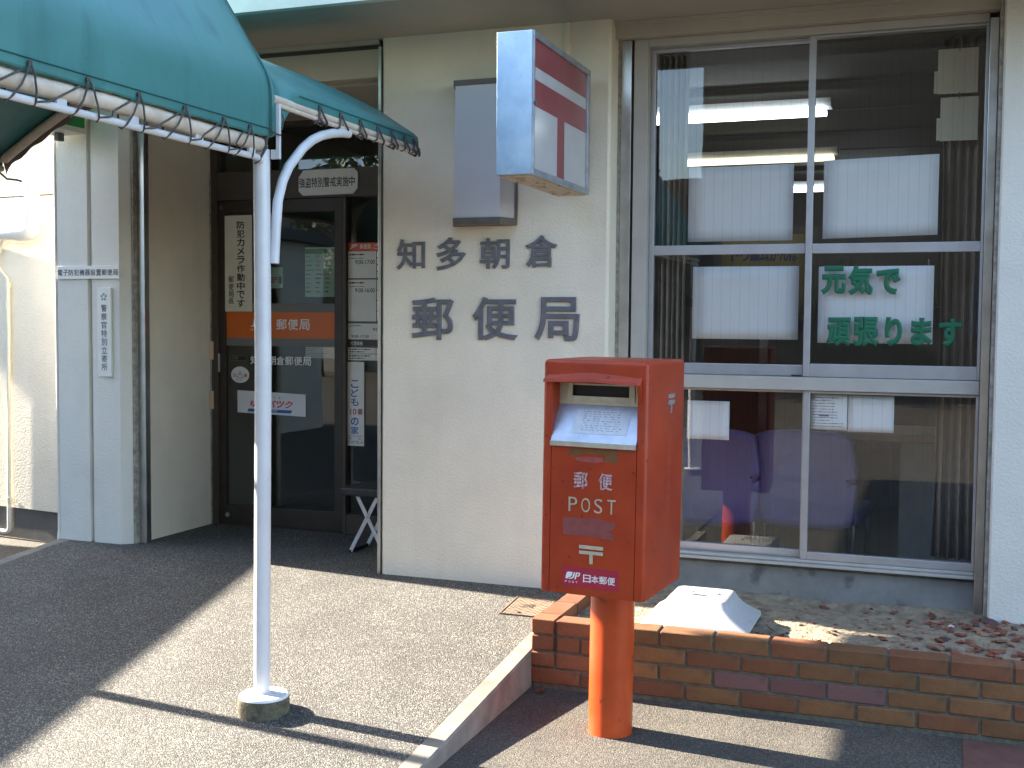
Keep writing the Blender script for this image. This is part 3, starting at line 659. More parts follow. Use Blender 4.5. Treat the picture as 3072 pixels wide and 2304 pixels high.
# ================================================================== CANOPY
XC = -1.10
def resample(K, N, pw=1.0):
    L = [0]
    for i in range(1, len(K)): L.append(L[-1]+math.hypot(K[i][0]-K[i-1][0], K[i][1]-K[i-1][1]))
    P = []
    for i in range(N+1):
        s_ = L[-1]*(i/N)**pw; j = max(k for k in range(len(K)-1) if L[k] <= s_+1e-9); f_ = (s_-L[j])/(L[j+1]-L[j])
        P.append((K[j][0]+(K[j+1][0]-K[j][0])*f_, K[j][1]+(K[j+1][1]-K[j][1])*f_))
    return P
def vprof(n=40):       # high vault with taut sides, half profile from the right eave to the crown: (x, z)
    K = [(.128, 2.038), (.131, 2.10), (.133, 2.19), (.129, 2.235), (.112, 2.281), (.088, 2.323), (.029, 2.418), (-.057, 2.553), (-.20, 2.76), (-.33, 2.92), (-.50, 3.07), (-.72, 3.18), (-.92, 3.225), (-1.10, 3.24)]
    return resample(K, n+3, 1.3)
def wprof(n=40):       # low arch over the porch
    K = [(.134, 2.188), (.135, 2.205), (.130, 2.235), (.108, 2.258), (.024, 2.309), (-.097, 2.380), (-.262, 2.468), (-.397, 2.527), (-.523, 2.572), (-.653, 2.604), (-.85, 2.634), (-1.10, 2.645)]
    return resample(K, n+3, 1.25)
VP = vprof(); WP = wprof(); NP = len(VP)
C = thing('canopy', (.09, -1.64, -.09), 'teal fabric barrel canopy laced to a white pipe frame over the path', 'canopy')
def section(y):
    if y <= -1.64: t_ = 0
    elif y >= -1.46: t_ = 1
    else: t_ = (y+1.64)/.18
    t_ = t_*t_*(3-2*t_)
    half = []
    for i in range(NP):
        a, b = VP[i], WP[i] if i < len(WP) else WP[-1]
        half.append((a[0]+(b[0]-a[0])*t_, a[1]+(b[1]-a[1])*t_))
    return half
EYE = [-5.9, -5.6, -5.3, -5.0, -4.7, -4.4, -4.1, -3.8, -3.5, -3.30, -3.075, -2.848, -2.621, -2.395, -2.165, -1.945, -1.786]
EYW = [-1.30, -1.13, -.96, -.80, -.66, -.53, -.43]
def fabric(name, ylist, flare):
    V = []; F = []
    for y in ylist:
        h = section(y); ring = []
        e = EYE if y <= -1.64 else EYW
        k = min(abs(y-q) for q in e)
        wv = .006*min(1, k/.10)
        for i, (x, z) in enumerate(h):
            z2 = z+(wv if i == 0 else 0)
            dz = .006*math.sin(y*7.3+i*.3)*min(1, i/10)*(.5+.5*math.sin(i*.21+y))
            ring.append((x, y, z2+dz))
        for (x, y_, z) in list(reversed(ring))[1:]: pass
        full = ring+[(2*XC-x, yy, zz) for (x, yy, zz) in reversed(ring[:-1])]
        V += full
    n = 2*NP-1
    for i in range(len(ylist)-1):
        for j in range(n-1): F.append((i*n+j, i*n+j+1, (i+1)*n+j+1, (i+1)*n+j))
    o = G().add(V, F).make(name, TEAL, C, True); solid(o, .0025, 0); return o
yl = [-6.0+i*.06 for i in range(int((6.0-1.64)/.06)+1)]+[-1.64]
f1 = fabric('vault_fabric', yl, 0)
f2 = fabric('porch_fabric', [-1.636, -1.61, -1.58, -1.55, -1.52, -1.49, -1.46]+[-1.46+i*.0535 for i in range(1, 21)]+[-.372], 0)
# stitched hems
def hem(o, name, pts, r=.0022): G().tube(pts, r, 5).make(name, mat('dark_thread', (.012, .10, .10), .7), o)
hem(f1, 'hem', [(.1345, y, 2.074) for y in yl]); hem(f1, 'hem', [(p[0]+.003, -1.652, p[1]+.003) for p in VP])
hem(f2, 'hem', [(.1375, -1.45+i*.06, 2.228) for i in range(18)])
# frame pipes
fx = .1
G().tube([(fx, -6.0, 2.017)]+[(fx, -6.0+i*.12, 2.017+.004*math.sin(i*.9)) for i in range(1, 36)]+[(fx, -1.655, 2.015)], .0265, 14).make('eave_pipe', PIPEB, C, True)
G().tube([(fx+.008, -6.0, 1.969), (fx+.008, -1.70, 1.966), (fx+.004, -1.665, 1.955)], .0115, 10).make('rod', PIPEW, C, True)
for y in (-3.95, -3.62, -3.33, -3.02, -2.70, -2.385, -2.05, -1.735): G().rbox(fx+.001, fx+.013, y-.020, y+.020, 1.975, 1.999, .002).make('web_plate', PIPEW, C)
G().tube([(fx+.022, -1.62, 2.188), (fx+.022, -1.0, 2.186), (fx+.022, -.39, 2.180)], .017, 12).make('porch_eave_pipe', PIPEB, C, True)
G().tube([(fx+.036, -1.60, 2.166), (fx+.036, -1.0, 2.160), (fx+.036, -.39, 2.156)], .0085, 10).make('porch_rod', PIPEB, C, True)
lxm = 2*XC-fx
G().tube([(lxm, -6.0, 2.017), (lxm, -1.60, 2.015)], .0265, 14).make('eave_pipe', PIPEB, C, True)
G().tube([(lxm-.022, -1.6, 2.188), (lxm-.022, -.39, 2.18)], .017, 12).make('porch_eave_pipe', PIPEB, C, True)
def arch(prof, y, r, M, off):
    pts = []
    for i, p in enumerate(prof):
        a, b = prof[max(0, i-1)], prof[min(len(prof)-1, i+1)]; dx, dz = b[0]-a[0], b[1]-a[1]; l_ = math.hypot(dx, dz) or 1
        pts.append((p[0]+(dz/l_)*-off if 0 else p[0]-off*dz/l_, y, p[1]+off*dx/l_))
    pts += [(2*XC-p[0], p[1], p[2]) for p in reversed(pts[:-1])]
    return G().tube(pts, r, 12).make('arch_pipe', M, C, True)
arch(WP[2:], -.40, .024, PIPEB, .032); arch(VP[1:], -1.63, .024, PIPEB, .032); arch(VP[1:], -3.4, .02, PIPEB, .03); arch(WP[2:], -1.42, .02, PIPEB, .03); arch(VP[1:], -5.95, .024, PIPEB, .032)
# fabric flap behind the end arch
V = []; F = []
pp = WP[2:]; pp = [(p[0], p[1]) for p in pp]+[(2*XC-p[0], p[1]) for p in reversed(pp[:-1])]
for i, (x, z) in enumerate(pp): V += [(x, -.368, z-.001), (x*.995+XC*.005, -.352, z-.062-.007*math.sin(i*1.1))]
for i in range(len(pp)-1): F.append((2*i, 2*i+1, 2*i+3, 2*i+2))
solid(G().add(V, F).make('end_flap', mat('flap_fabric', (.16, .13, .12), .7), C), .002)
# poles, base blocks, braces
def pole(x, y, zb):
    G().tube([(x-.006, y, zb+.05), (x+.004, y, 1.2), (x, y, 2.0)], .0305, 24).make('pole', PIPEW, C, True)
    prof = [(.090, -.01), (.094, .02), (.0945, .055), (.090, .066)]
    G().lathe([(.0945, -.012), (.0965, .015), (.0955, .045), (.0930, .0595)], (x+.012, y-.015, zb), 40).make('base_block', mat('mossy_concrete', (.17, .15, .09), .95, .4, 30, .9, 120, col2=(.05, .048, .035), bdist=.006), C, True)
    G().lathe([(.0925, .0598), (.0905, .0655), (.0870, .0685)], (x+.012, y-.015, zb), 40).make('base_top', mat('white_base_paint', (.72, .72, .72), .6, .06, 20, .4, 90), C, True)
pole(.093, -1.645, rampz(-1.65)-.002); pole(-2.293, -1.545, rampz(-1.55)); pole(.093, -5.86, -.151); pole(-2.293, -5.86, -.151)
BR = [(-1.622, 1.585), (-1.617, 1.64), (-1.611, 1.704), (-1.595, 1.819), (-1.562, 1.895), (-1.518, 1.953), (-1.416, 2.037), (-1.345, 2.078), (-1.274, 2.106), (-1.19, 2.128), (-1.108, 2.143), (-1.05, 2.148)]
for sx in (1, -1):
    xx = .131 if sx > 0 else 2*XC-.131
    G().tube([(xx, y, z) for y, z in BR], .0185, 16).make('brace', PIPEW, C, True)
G().rbox(.150, .166, -1.640, -1.628, 1.965, 2.165, .002).make('bracket', PIPEW, C); G().rbox(.128, .1495, -1.640, -1.628, 1.965, 2.0, .002).make('bracket', PIPEW, C)
# lacing
def rope(pts, r=.0032): G().tube(pts, r, 6).make('lacing_rope', ROPE, C, True)
rr = random.Random(3)
for i, y in enumerate(EYE):
    if y < -3.4: continue
    a = rr.uniform(.03, .06); b = rr.uniform(.035, .07)
    g = G(); g.tube([(.1335, y, 2.060), (.1395, y, 2.060)], .008, 10); g.make('eyelet', ROPE, C)
    rope([(.137, y, 2.066), (.141, y-.3*a, 2.035), (.135, y-.6*a, 2.0), (.122, y-a, 1.966), (.108, y-a-.01, 1.950), (.092, y-a-.004, 1.96), (.070, y-.4*a, 2.0), (.075, y, 2.045)])
    rope([(.138, y, 2.064), (.142, y+.3*b, 2.03), (.134, y+.7*b, 1.99), (.121, y+b, 1.963), (.106, y+b+.006, 1.953)])
    if i < len(EYE)-1:
        y2 = EYE[i+1]; rope([(.118, y+b+.004, 1.965), (.126, y+b+.05, 1.975), (.131, (y+y2)/2, 1.99), (.132, y2-.05, 2.025), (.126, y2-.02, 2.04)], .0032)
for i, y in enumerate(EYW):
    a = rr.uniform(.015, .03)
    g = G(); g.tube([(.135, y, 2.214), (.1405, y, 2.214)], .0075, 10); g.make('eyelet', ROPE, C)
    rope([(.138, y, 2.22), (.146, y-a*.4, 2.19), (.150, y-a, 2.156), (.136, y-a-.008, 2.146), (.115, y-.5*a, 2.16)], .0042)
    rope([(.139, y, 2.22), (.147, y+a*.5, 2.19), (.149, y+a+.02, 2.158), (.138, y+a+.028, 2.146)], .0042)
    if i % 2 == 0: rope([(.146, y-.012, 2.165), (.150, y+.012, 2.152), (.138, y+.018, 2.143), (.128, y, 2.15), (.14, y-.015, 2.168)], .006)
rope([(.135, -1.60, 2.17), (.15, -1.585, 2.12), (.152, -1.60, 2.08), (.14, -1.63, 2.06)]); rope([(.12, -1.66, 2.07), (.13, -1.675, 2.01), (.115, -1.69, 1.955), (.09, -1.685, 1.945)]); rope([(.13, -1.655, 2.07), (.155, -1.645, 2.055), (.172, -1.64, 2.05)])
rope([(.128, -1.65, 2.075), (.128, -1.672, 2.0), (.10, -1.678, 1.95)], .0045)
rope([(.13, -.40, 2.20), (.145, -.385, 2.175), (.14, -.37, 2.15)], .006)
rope([(2*XC-.13, -.40, 2.16), (2*XC-.09, -.39, 2.125), (2*XC-.03, -.385, 2.118), (2*XC+.0, -.38, 2.11)], .006)

# ================================================================== PLANTER
PX, PY, PT = .866, -.802, .134
P = thing('brick_planter', (1.9, -.75, ZG), 'low tan brick planter wall below the window', 'planter')
VAR = []
rr = random.Random(21)
def brickmesh(l, w, h, seed):
    q = random.Random(seed); bm = bmesh.new(); bmesh.ops.create_cube(bm, size=1)
    for v in bm.verts: v.co = Vector((v.co.x*l+q.uniform(-.0015, .0015), v.co.y*w+q.uniform(-.0015, .0015), v.co.z*h+q.uniform(-.0015, .0015)))
    bmesh.ops.bevel(bm, geom=bm.edges[:], offset=.0035, segments=1, affect='EDGES')
    me = bpy.data.meshes.new('brick'); bm.to_mesh(me); bm.free(); me.materials.append(BR_T); return me
FULL = [brickmesh(.210, .10, .060, s_) for s_ in range(5)]; HALF = [brickmesh(.10, .10, .060, 50+s_) for s_ in range(3)]; THREE = [brickmesh(.205, .10, .060, 80+s_) for s_ in range(2)]
def brick(me, x, y, z, M, rz=0):
    o = bpy.data.objects.new('brick', me); COL.objects.link(o); o.parent = P
    o.location = Vector((x, y, z))-ORG[P.name]; o.rotation_euler = (0, rr.uniform(-.006, .006), rz+rr.uniform(-.008, .008))
    o.material_slots[0].link = 'OBJECT'; o.material_slots[0].material = M
def pick(course, k):
    if course == 2 and 3 <= k <= 5: return BR_M
    if k < 1: return BR_O
    return rr.choice([BR_T, BR_T, BR_O])
for c_ in range(4):
    zc = PT-.030-.07*c_; yc = PY+.05
    if c_ in (0, 2):
        brick(HALF[c_ % 3], PX+.05, yc, zc, BR_O); x = PX+.11
    elif c_ == 1:
        brick(HALF[1], PX+.05, yc, zc, BR_O); brick(HALF[2], PX+.16, yc, zc, BR_O); x = PX+.22
    else:
        brick(FULL[2], PX+.105, yc, zc, BR_O); x = PX+.22
    k = 0
    while x < 3.5:
        brick(FULL[rr.randrange(5)], x+.105, yc+rr.uniform(-.002, .002), zc+rr.uniform(-.001, .001), pick(c_, k)); x += .22; k += 1
for c_ in range(2):   # return towards the sign wall
    zc = PT-.030-.07*c_; y = PY+(.11 if c_ else .0)
    if c_ == 0: y = PY+.115
    while y < -.16:
        brick(FULL[rr.randrange(5)], PX+.05, y+.105, zc, rr.choice([BR_O, BR_T]), math.pi/2); y += .22
g = G(); g.box(PX+.007, 3.5, PY+.007, PY+.094, ZG-.05, PT-.006); g.box(PX+.007, PX+.094, PY+.0945, -.003, ZG-.05, PT-.006); g.make('mortar', MORT, P)
g = G(); q = random.Random(6)
pts = [(PX+.1045, PY-.0008, PT-.002)]
z = PT
cr_ = [(PX+.1045+q.uniform(-.004, .004), PY-.001, PT+.001-i*.012) for i in range(12)]
g.tube(cr_, .0022, 5); g.make('crack', BLACK, P)

# soil with hollows; brick chips and stones on it
def soilz(x, y):
    n_ = .5*math.sin(x*5.1+y*3.3)+.3*math.sin(x*11.7-y*9.1+1.3)+.2*math.sin(x*23+y*19)
    return .088+.010*n_+.012*max(0, (x-2.2))+(.02 if y > .05 else 0)*max(0, min(1, (y-.05)/.08))-.03*math.exp(-((x-1.80)**2+(y+.58)**2)/.006)
q = random.Random(8)
tag(G().grid(lambda u, v: (PX+.09+(3.5-PX-.09)*u, PY+.09+(.16-PY-.09)*v, soilz(PX+.09+(3.5-PX-.09)*u, PY+.09+(.16-PY-.09)*v)+q.uniform(-.003, .003)), 150, 55).make('soil', SOIL, None, True, org=(2, -.3, .08)), 'dry sandy soil filling the brick planter', 'soil', kind='structure')
CH = []
for s_ in range(8):
    q = random.Random(300+s_); bm = bmesh.new(); bmesh.ops.create_icosphere(bm, subdivisions=1, radius=1)
    for v in bm.verts: v.co = Vector((v.co.x*q.uniform(.6, 1.2), v.co.y*q.uniform(.4, .9), v.co.z*q.uniform(.2, .38)))
    me = bpy.data.meshes.new('brick_chip'); bm.to_mesh(me); bm.free(); CH.append(me)
CM = [mat('chip_red', (.19, .062, .036), .85, .3, 40, .4, ident=.3), mat('chip_pale', (.23, .125, .08), .85, .3, 40, .4, ident=.3), mat('chip_dark', (.09, .05, .045), .9, .3, 40, .4, ident=.3)]
for me in CH: me.materials.append(CM[0])
q = random.Random(77); n_ = 0
while n_ < 285:
    x = q.uniform(1.5, 3.3); y = q.uniform(PY+.12, .08)
    dens = .10+.9*max(0, min(1, (x-1.9)/.8))*(.35+.65*max(0, min(1, (x-2.1)/.5)))
    if q.random() > dens or (x < 2.2 and q.random() < .3): continue
    if 1.28 < x < 1.78 and -.7 < y < -.25: continue
    s_ = q.uniform(.008, .020)*(1.0 if q.random() < .88 else 1.7)*(1+.7*max(0, min(1, (x-2.2)/.4)))
    o = bpy.data.objects.new('brick_chip', CH[q.randrange(8)]); COL.objects.link(o)
    o.location = (x, y, soilz(x, y)+s_*.16); o.scale = (s_, s_, s_); o.rotation_euler = (q.uniform(-.35, .35), q.uniform(-.35, .35), q.uniform(0, 6.3))
    o.material_slots[0].link = 'OBJECT'; o.material_slots[0].material = CM[0 if q.random() < .6 else 1 if q.random() < .7 else 2]
    tag(o, 'small broken piece of reddish brick lying on the planter soil', 'brick chip', 'broken brick pieces on the planter soil'); n_ += 1
o = bpy.data.objects.new('pebble', CH[3].copy()); COL.objects.link(o); o.data.materials[0] = mat('pale_stone', (.6, .6, .58), .7); o.location = (2.52, -.13, soilz(2.52, -.13)+.008); o.scale = (.016, .016, .026)
tag(o, 'single pale grey pebble among the brick chips near the right pillar', 'pebble')
# grit
g = G()
for k in range(1500):
    x = q.uniform(PX+.11, 3.3); y = q.uniform(PY+.11, .1); s_ = q.uniform(.0015, .005); z = soilz(x, y)
    a = q.uniform(0, 6.3); ca, sa = math.cos(a)*s_, math.sin(a)*s_
    g.add([(x+ca, y+sa, z), (x-sa, y+ca, z), (x-ca, y-sa, z), (x, y, z+s_)], [(0, 1, 3), (1, 2, 3), (2, 0, 3)])
tag(g.make('grit', CM[1], None, org=(2, -.3, .09)), 'fine grit scattered over the soil', 'grit', kind='stuff')
# dead leaves and a weed in the hollow beside the white block
t = thing('leaf_litter', (1.80, -.60, .07), 'dark dead leaves and a small green weed beside the white block', 'leaves')
q = random.Random(12); g = G(); g2 = G()
def leaf(g, c, l, w, az, tilt):
    d = Vector((math.cos(az), math.sin(az), math.tan(tilt))).normalized(); s_ = Vector((-math.sin(az), math.cos(az), 0)); u = d.cross(s_)
    c = Vector(c); g.add([c, c+d*l*.5+s_*w+u*w*-.3, c+d*l, c+d*l*.5-s_*w+u*w*-.3, c+d*l*.5], [(0, 1, 4), (1, 2, 4), (2, 3, 4), (3, 0, 4)])
for k in range(26): leaf(g, (1.80+q.uniform(-.07, .08), -.58+q.uniform(-.08, .10), .075+q.uniform(0, .03)), q.uniform(.02, .05), q.uniform(.006, .013), q.uniform(0, 6.3), q.uniform(-.3, .8))
for k in range(30): leaf(g2, (1.785+q.uniform(-.04, .05), -.64+q.uniform(-.04, .05), .072+q.uniform(0, .02)), q.uniform(.008, .02), q.uniform(.002, .005), q.uniform(0, 6.3), q.uniform(.2, 1.0))
tag(g.make('dead_leaf', mat('dead_leaf', (.055, .03, .025), .8, .3, 20), t), kind='stuff'); tag(g2.make('weed', mat('weed_green', (.07, .12, .03), .7, .3, 20), t), kind='stuff')
# rolled edge leaf by the planter corner
t = G(); leaf(t, (.905, -.86, ZG+.004), .07, .02, -.6, .35); leaf(t, (.91, -.865, ZG+.006), .05, .018, .3, .5)
tag(solid(t.make('fallen_leaf', mat('brown_leaf', (.19, .07, .035), .7, .3, 20)), .0012), 'curled reddish brown leaf at the foot of the planter corner', 'leaf')

# ---------------------------------------------------------------- white weight block on the planter
bt = []
def ring(x0, x1, y0, y1, z, r=.02, n=4):
    out = []
    for (cx, cy, a0) in ((x1-r, y1-r, 0), (x0+r, y1-r, 90), (x0+r, y0+r, 180), (x1-r, y0+r, 270)):
        for i in range(n+1):
            a = R_(a0+90*i/n); out.append((cx+r*math.cos(a), cy+r*math.sin(a), z))
    return out
t = thing('weight_block', (1.515, -.47, .10), 'white plastic stand weight with a slotted top resting on the planter', 'stand weight')
rings = [ring(1.292, 1.745, -.672, -.25, .112, .03), ring(1.294, 1.743, -.670, -.252, .124, .03), ring(1.318, 1.715, -.655, -.270, .140, .03), ring(1.350, 1.682, -.628, -.300, .165, .03), ring(1.376, 1.658, -.605, -.328, .195, .03), ring(1.392, 1.645, -.592, -.342, .219, .03), ring(1.400, 1.638, -.584, -.350, .225, .028)]
V = [p for r_ in rings for p in r_]; n = len(rings[0]); F = []
for i in range(len(rings)-1): F += [(i*n+j, i*n+(j+1) % n, (i+1)*n+(j+1) % n, (i+1)*n+j) for j in range(n)]
F += [tuple(range(n-1, -1, -1)), tuple((len(rings)-1)*n+j for j in range(n))]
G().add(V, F).make('body', WBLOCK, t, True)
g = G(); g.prism([(1.515+.045*math.cos(a*math.pi/12)*(1), -.50+.016*math.sin(a*math.pi/12)) for a in range(24)], .2235, .2256, 'z'); g.make('slot_rim', mat('grey_plastic', (.40, .40, .42), .5), t)
g = G(); g.prism([(1.515+.036*math.cos(a*math.pi/12), -.502+.0105*math.sin(a*math.pi/12)) for a in range(24)], .2250, .2262, 'z'); g.make('slot', BLACK, t)
for xx in (1.475, 1.585): G().lathe([(.011, -.003), (.011, .002), (.007, .005)], (xx, -.455, .225), 14).make('stud', mat('grey_stud', (.35, .33, .36), .5), t)

# ---------------------------------------------------------------- cast iron cover
t = thing('utility_cover', (.66, -.28, .035), 'small rusty cast iron cover set in the path beside the planter', 'cover')
def cz(y): return rampz(y)+.004
g = G(); yy0, yy1, xx0, xx1 = -.405, -.165, .572, .765
g.add([(xx0, yy0, cz(yy0)-.02), (xx1, yy0, cz(yy0)-.02), (xx1, yy1, cz(yy1)-.02), (xx0, yy1, cz(yy1)-.02), (xx0, yy0, cz(yy0)), (xx1, yy0, cz(yy0)), (xx1, yy1, cz(yy1)), (xx0, yy1, cz(yy1))], [(0, 3, 2, 1), (4, 5, 6, 7), (0, 1, 5, 4), (1, 2, 6, 5), (2, 3, 7, 6), (3, 0, 4, 7)])
g.make('lid', IRON, t)
g = G()
def cbar(x0, y0, x1, y1, r=.0022):
    g.tube([(x0, y0, cz(y0)+.0005), (x1, y1, cz(y1)+.0005)], r, 4)
for k in range(-9, 11):
    for s_ in (1, -1):
        # diamond ribs clipped to the lid
        a = []
        for i in range(41):
            yv = yy0+.012+(yy1-yy0-.024)*i/40; xv = (xx0+xx1)/2+k*.028+s_*(yv-(yy0+yy1)/2)
            if xx0+.01 < xv < xx1-.01 and not (.638 < xv < .70 and -.31 < yv < -.24): a.append((xv, yv))
        if len(a) > 3: cbar(a[0][0], a[0][1], a[-1][0], a[-1][1], .0015)
for e in ((xx0, yy0, xx1, yy0), (xx1, yy0, xx1, yy1), (xx0, yy1, xx1, yy1), (xx0, yy0, xx0, yy1)): cbar(*e, .004)
tag(g.make('rib', mat('iron_rib', (.20, .145, .10), .6, .2, 25), t), kind='stuff')
g = G(); z_ = cz(-.27)
v, f = glyph('止水栓', .01); xs_ = [p[0] for p in v]; ys_ = [p[1] for p in v]
g.add([(.642+(p[0]-min(xs_))/(max(xs_)-min(xs_))*.055, -.305+(p[1]-min(ys_))/(max(ys_)-min(ys_))*.06, cz(-.305+.06*(p[1]-min(ys_))/(max(ys_)-min(ys_)))+.0022) for p in v], f); g.make('mark', mat('iron_mark', (.09, .06, .045), .7), t)
G().lathe([(.009, -.004), (.009, .003)], (.655, -.375, cz(-.375)), 12).make('keyhole', BLACK, t)

# ================================================================== POST BOX
Q = thing('post_box', (1.3203, -1.1983, ZG), 'red square post box on a round orange red pillar', 'post box')
Q.rotation_euler = (0, .0081, -.0762)
ORG[Q.name] = Vector((0, 0, ZG))
hw, yf, yk, zb, zt = .1965, -.238, .2112, .4064, 1.2431
bm = bmesh.new(); bmesh.ops.create_cube(bm, size=1)
for v in bm.verts: v.co = Vector((v.co.x*2*hw, (yf+yk)/2+v.co.y*(yk-yf), (zb+zt)/2+v.co.z*(zt-zb)))
def big(e):
    a, b = e.verts[0].co, e.verts[1].co
    return (abs(a.z-zt) < 1e-5 and abs(b.z-zt) < 1e-5) or abs(a.z-b.z) > .1
bmesh.ops.bevel(bm, geom=[e for e in bm.edges if big(e)], offset=.016, segments=4, profile=.5, affect='EDGES')
me = bpy.data.meshes.new('body'); bm.to_mesh(me); bm.free()
body = bpy.data.objects.new('body', me); COL.objects.link(body)
cut = G(); cut.box(-.160, .160, yf-.05, -.155, .9365, 1.162)
for sx in (-.1605, .1605): cut.box(sx-.0012, sx+.0012, yf-.05, yf+.006, zb-.05, .934)
cut.box(-.159, .159, yf-.05, yf+.005, .9345, .9360)
co = cut.make('cutter', BLACK, None, org=(0, 0, 0))
md = body.modifiers.new('cut', 'BOOLEAN'); md.operation = 'DIFFERENCE'; md.object = co; md.solver = 'EXACT'
bpy.context.view_layer.update()
me2 = bpy.data.meshes.new_from_object(body.evaluated_get(bpy.context.evaluated_depsgraph_get()))
bpy.data.objects.remove(body); bpy.data.objects.remove(co)
me2.transform(Matrix.Translation((0, 0, -ZG))); me2.materials.clear(); me2.materials.append(RED)
body = bpy.data.objects.new('body', me2); COL.objects.link(body); body.parent = Q; ORG[body.name] = ORG[Q.name]
me2.polygons.foreach_set('use_smooth', [True]*len(me2.polygons))
try: me2.set_sharp_from_angle(angle=R_(30))
except Exception: pass
G().tube([(0, 0, ZG-.02), (0, 0, .2), (0, 0, zb-.0005)], .0825, 48).make('pillar', REDP, Q, True)
# rain hood above the opening
g = G()
A = [(-.190, 1.163), (-.004, 1.168), (.166, 1.160)]; Bt = [(-.176, 1.190), (-.005, 1.203), (.172, 1.188)]
V = [(x, yf-.017, z) for x, z in A]+[(x, yf-.013, z+.010) for x, z in A]+[(x, yf+.001, z) for x, z in Bt]+[(x, yf+.02, z) for x, z in A]
F = []
for i in range(2): F += [(i, i+1, 4+i, 3+i), (3+i, 4+i, 7+i, 6+i), (9+i, 10+i, i+1, i)]
F += [(0, 3, 6, 9), (2, 11, 8, 5)]
g.add(V, F); g.make('rain_hood', RED, Q)
g = G(); g.prism([(yf-.024, 1.162), (yf-.004, 1.186), (yf+.002, 1.10), (yf-.003, 1.10)], .163, .176, 'x'); g.make('hood_cheek', RED, Q)
# sloping tray and slot plate
g = G()
g.add([(-.1598, yf-.010, .953), (.1598, yf-.010, .953), (.1598, -.162, 1.088), (-.1598, -.162, 1.088), (-.1598, yf-.010, .938), (.1598, yf-.010, .938), (.1598, -.162, .95), (-.1598, -.162, .95)],
      [(0, 1, 2, 3), (0, 4, 5, 1), (4, 7, 6, 5)]); tray = g.make('tray', STEELB, Q)
G().box(-.161, .161, yf-.0135, yf-.0103, .9375, .9545).make('tray_lip', BRASS, Q)
g = G(); ys_, yb2 = -.170, -.1555
g.box(-.1595, -.118, ys_, yb2, 1.082, 1.1615); g.box(.118, .1595, ys_, yb2, 1.082, 1.1615); g.box(-.1178, .1178, ys_, yb2, 1.082, 1.112); g.box(-.1178, .1178, ys_, yb2, 1.152, 1.1615); g.make('slot_plate', BRASS, Q)
g = G()
g.box(-.128, -.1075, ys_-.006, ys_-.0005, 1.096, 1.161); g.box(.1075, .128, ys_-.006, ys_-.0005, 1.096, 1.161); g.box(-.1073, .1073, ys_-.006, ys_-.0005, 1.096, 1.113); g.make('slot_frame', BRASS, Q)
G().box(-.117, .117, -.1585, -.1558, 1.1125, 1.1515).make('slot', BLACK, Q)
# collection notice on the tray
def onTray(u, v, d): # u -1..1 across, v 0..1 up the slope
    return (u, (yf-.010)+(v)*(.162*-1-(yf-.010)), .953+v*.135+d)
def tq(u0, u1, v0, v1, d, skew=0): return [onTray(u0, v0, d), onTray(u1, v0, d), onTray(u1+skew, v1, d), onTray(u0+skew, v1, d)]
note = G().add(tq(-.088, .116, .22, .82, .0016, .004), [(0, 1, 2, 3)]).make('collection_notice', mat('notice_plastic', (.62, .64, .68), .2, .08, 30, .2, 40), Q)
g = G(); q = random.Random(31)
for i in range(9):
    v_ = .76-i*.058
    u_ = -.06+q.uniform(0, .02)
    while u_ < .085:
        w = q.uniform(.004, .014); g.add(tq(u_, u_+w, v_, v_+.014, .0022), [(0, 1, 2, 3)]); u_ += w+q.uniform(.003, .012 if i not in (3, 5) else .05)
g.make('print', mat('faded_print', (.20, .20, .22), .6), note)
# adhesive marks, raised lettering, postal mark, maker sticker
DULL = mat('tape_residue', (.17, .075, .022), .8, .2, 40); MAUV = mat('faded_paint', (.23, .055, .05), .6, .12, 40)
def flat(name, poly, M, d=.0005, par=None): return G().prism(poly, yf-d, yf-.00005, 'y').make(name, M, par or Q)
flat('tape_residue', [(-.093, .930), (.091, .932), (.092, .888), (.045, .886), (.044, .908), (.02, .912), (-.02, .916), (-.045, .913), (-.05, .902), (-.094, .905)], DULL)
flat('faded_patch', [(-.07, .897), (-.02, .904), (.035, .903), (.04, .888), (.01, .882), (-.06, .886)], mat('pink_residue', (.34, .07, .06), .6, .2, 60))
flat('faded_patch', [(-.111, .682), (-.06, .683), (-.015, .681), (.0, .689), (.03, .684), (.05, .678), (.088, .677), (.086, .664), (.076, .648), (.06, .642), (.078, .636), (.082, .612), (.04, .618), (-.11, .620)], MAUV)
g = G(); put(g, '郵', -.071, -.019, .788, .848, yf-.0012, 'y', .02, .02); put(g, '便', .022, .074, .788, .848, yf-.0012, 'y', .02, .02); g.make('lettering', mat('chipped_white', (.55, .52, .54), .6, .3, 260, .4, 200, col2=(.40, .07, .05), sharp=.25), Q)
g = G()
for ch, a, b in (('P', -.089, -.057), ('O', -.041, -.008), ('S', .008, .038), ('T', .057, .087)): put(g, ch, a, b, .705, .756, yf-.001, 'y', -.008, .03)
g.make('lettering', BRASS, Q)
g = G(); g.rbox(-.046, .045, yf-.004, yf-.0002, .574, .587, .0012); g.rbox(-.046, .045, yf-.004, yf-.0002, .555, .5675, .0012); g.rbox(-.0065, .0065, yf-.004, yf-.0002, .522, .5548, .0012); g.make('postal_mark', BRASS, Q)
st = flat('company_sticker', [(-.110, .507), (.103, .507), (.103, .434), (-.110, .434)], mat('crimson_film', (.36, .012, .04), .35, .04), .0006)
g = G(); yl_ = yf-.0012
sh = .25
def sk(x, z): return (x+sh*(z-.459), z)
def poly(pts): g.add([(sk(x, z)[0], yl_, sk(x, z)[1]) for x, z in pts], [tuple(range(len(pts)))])
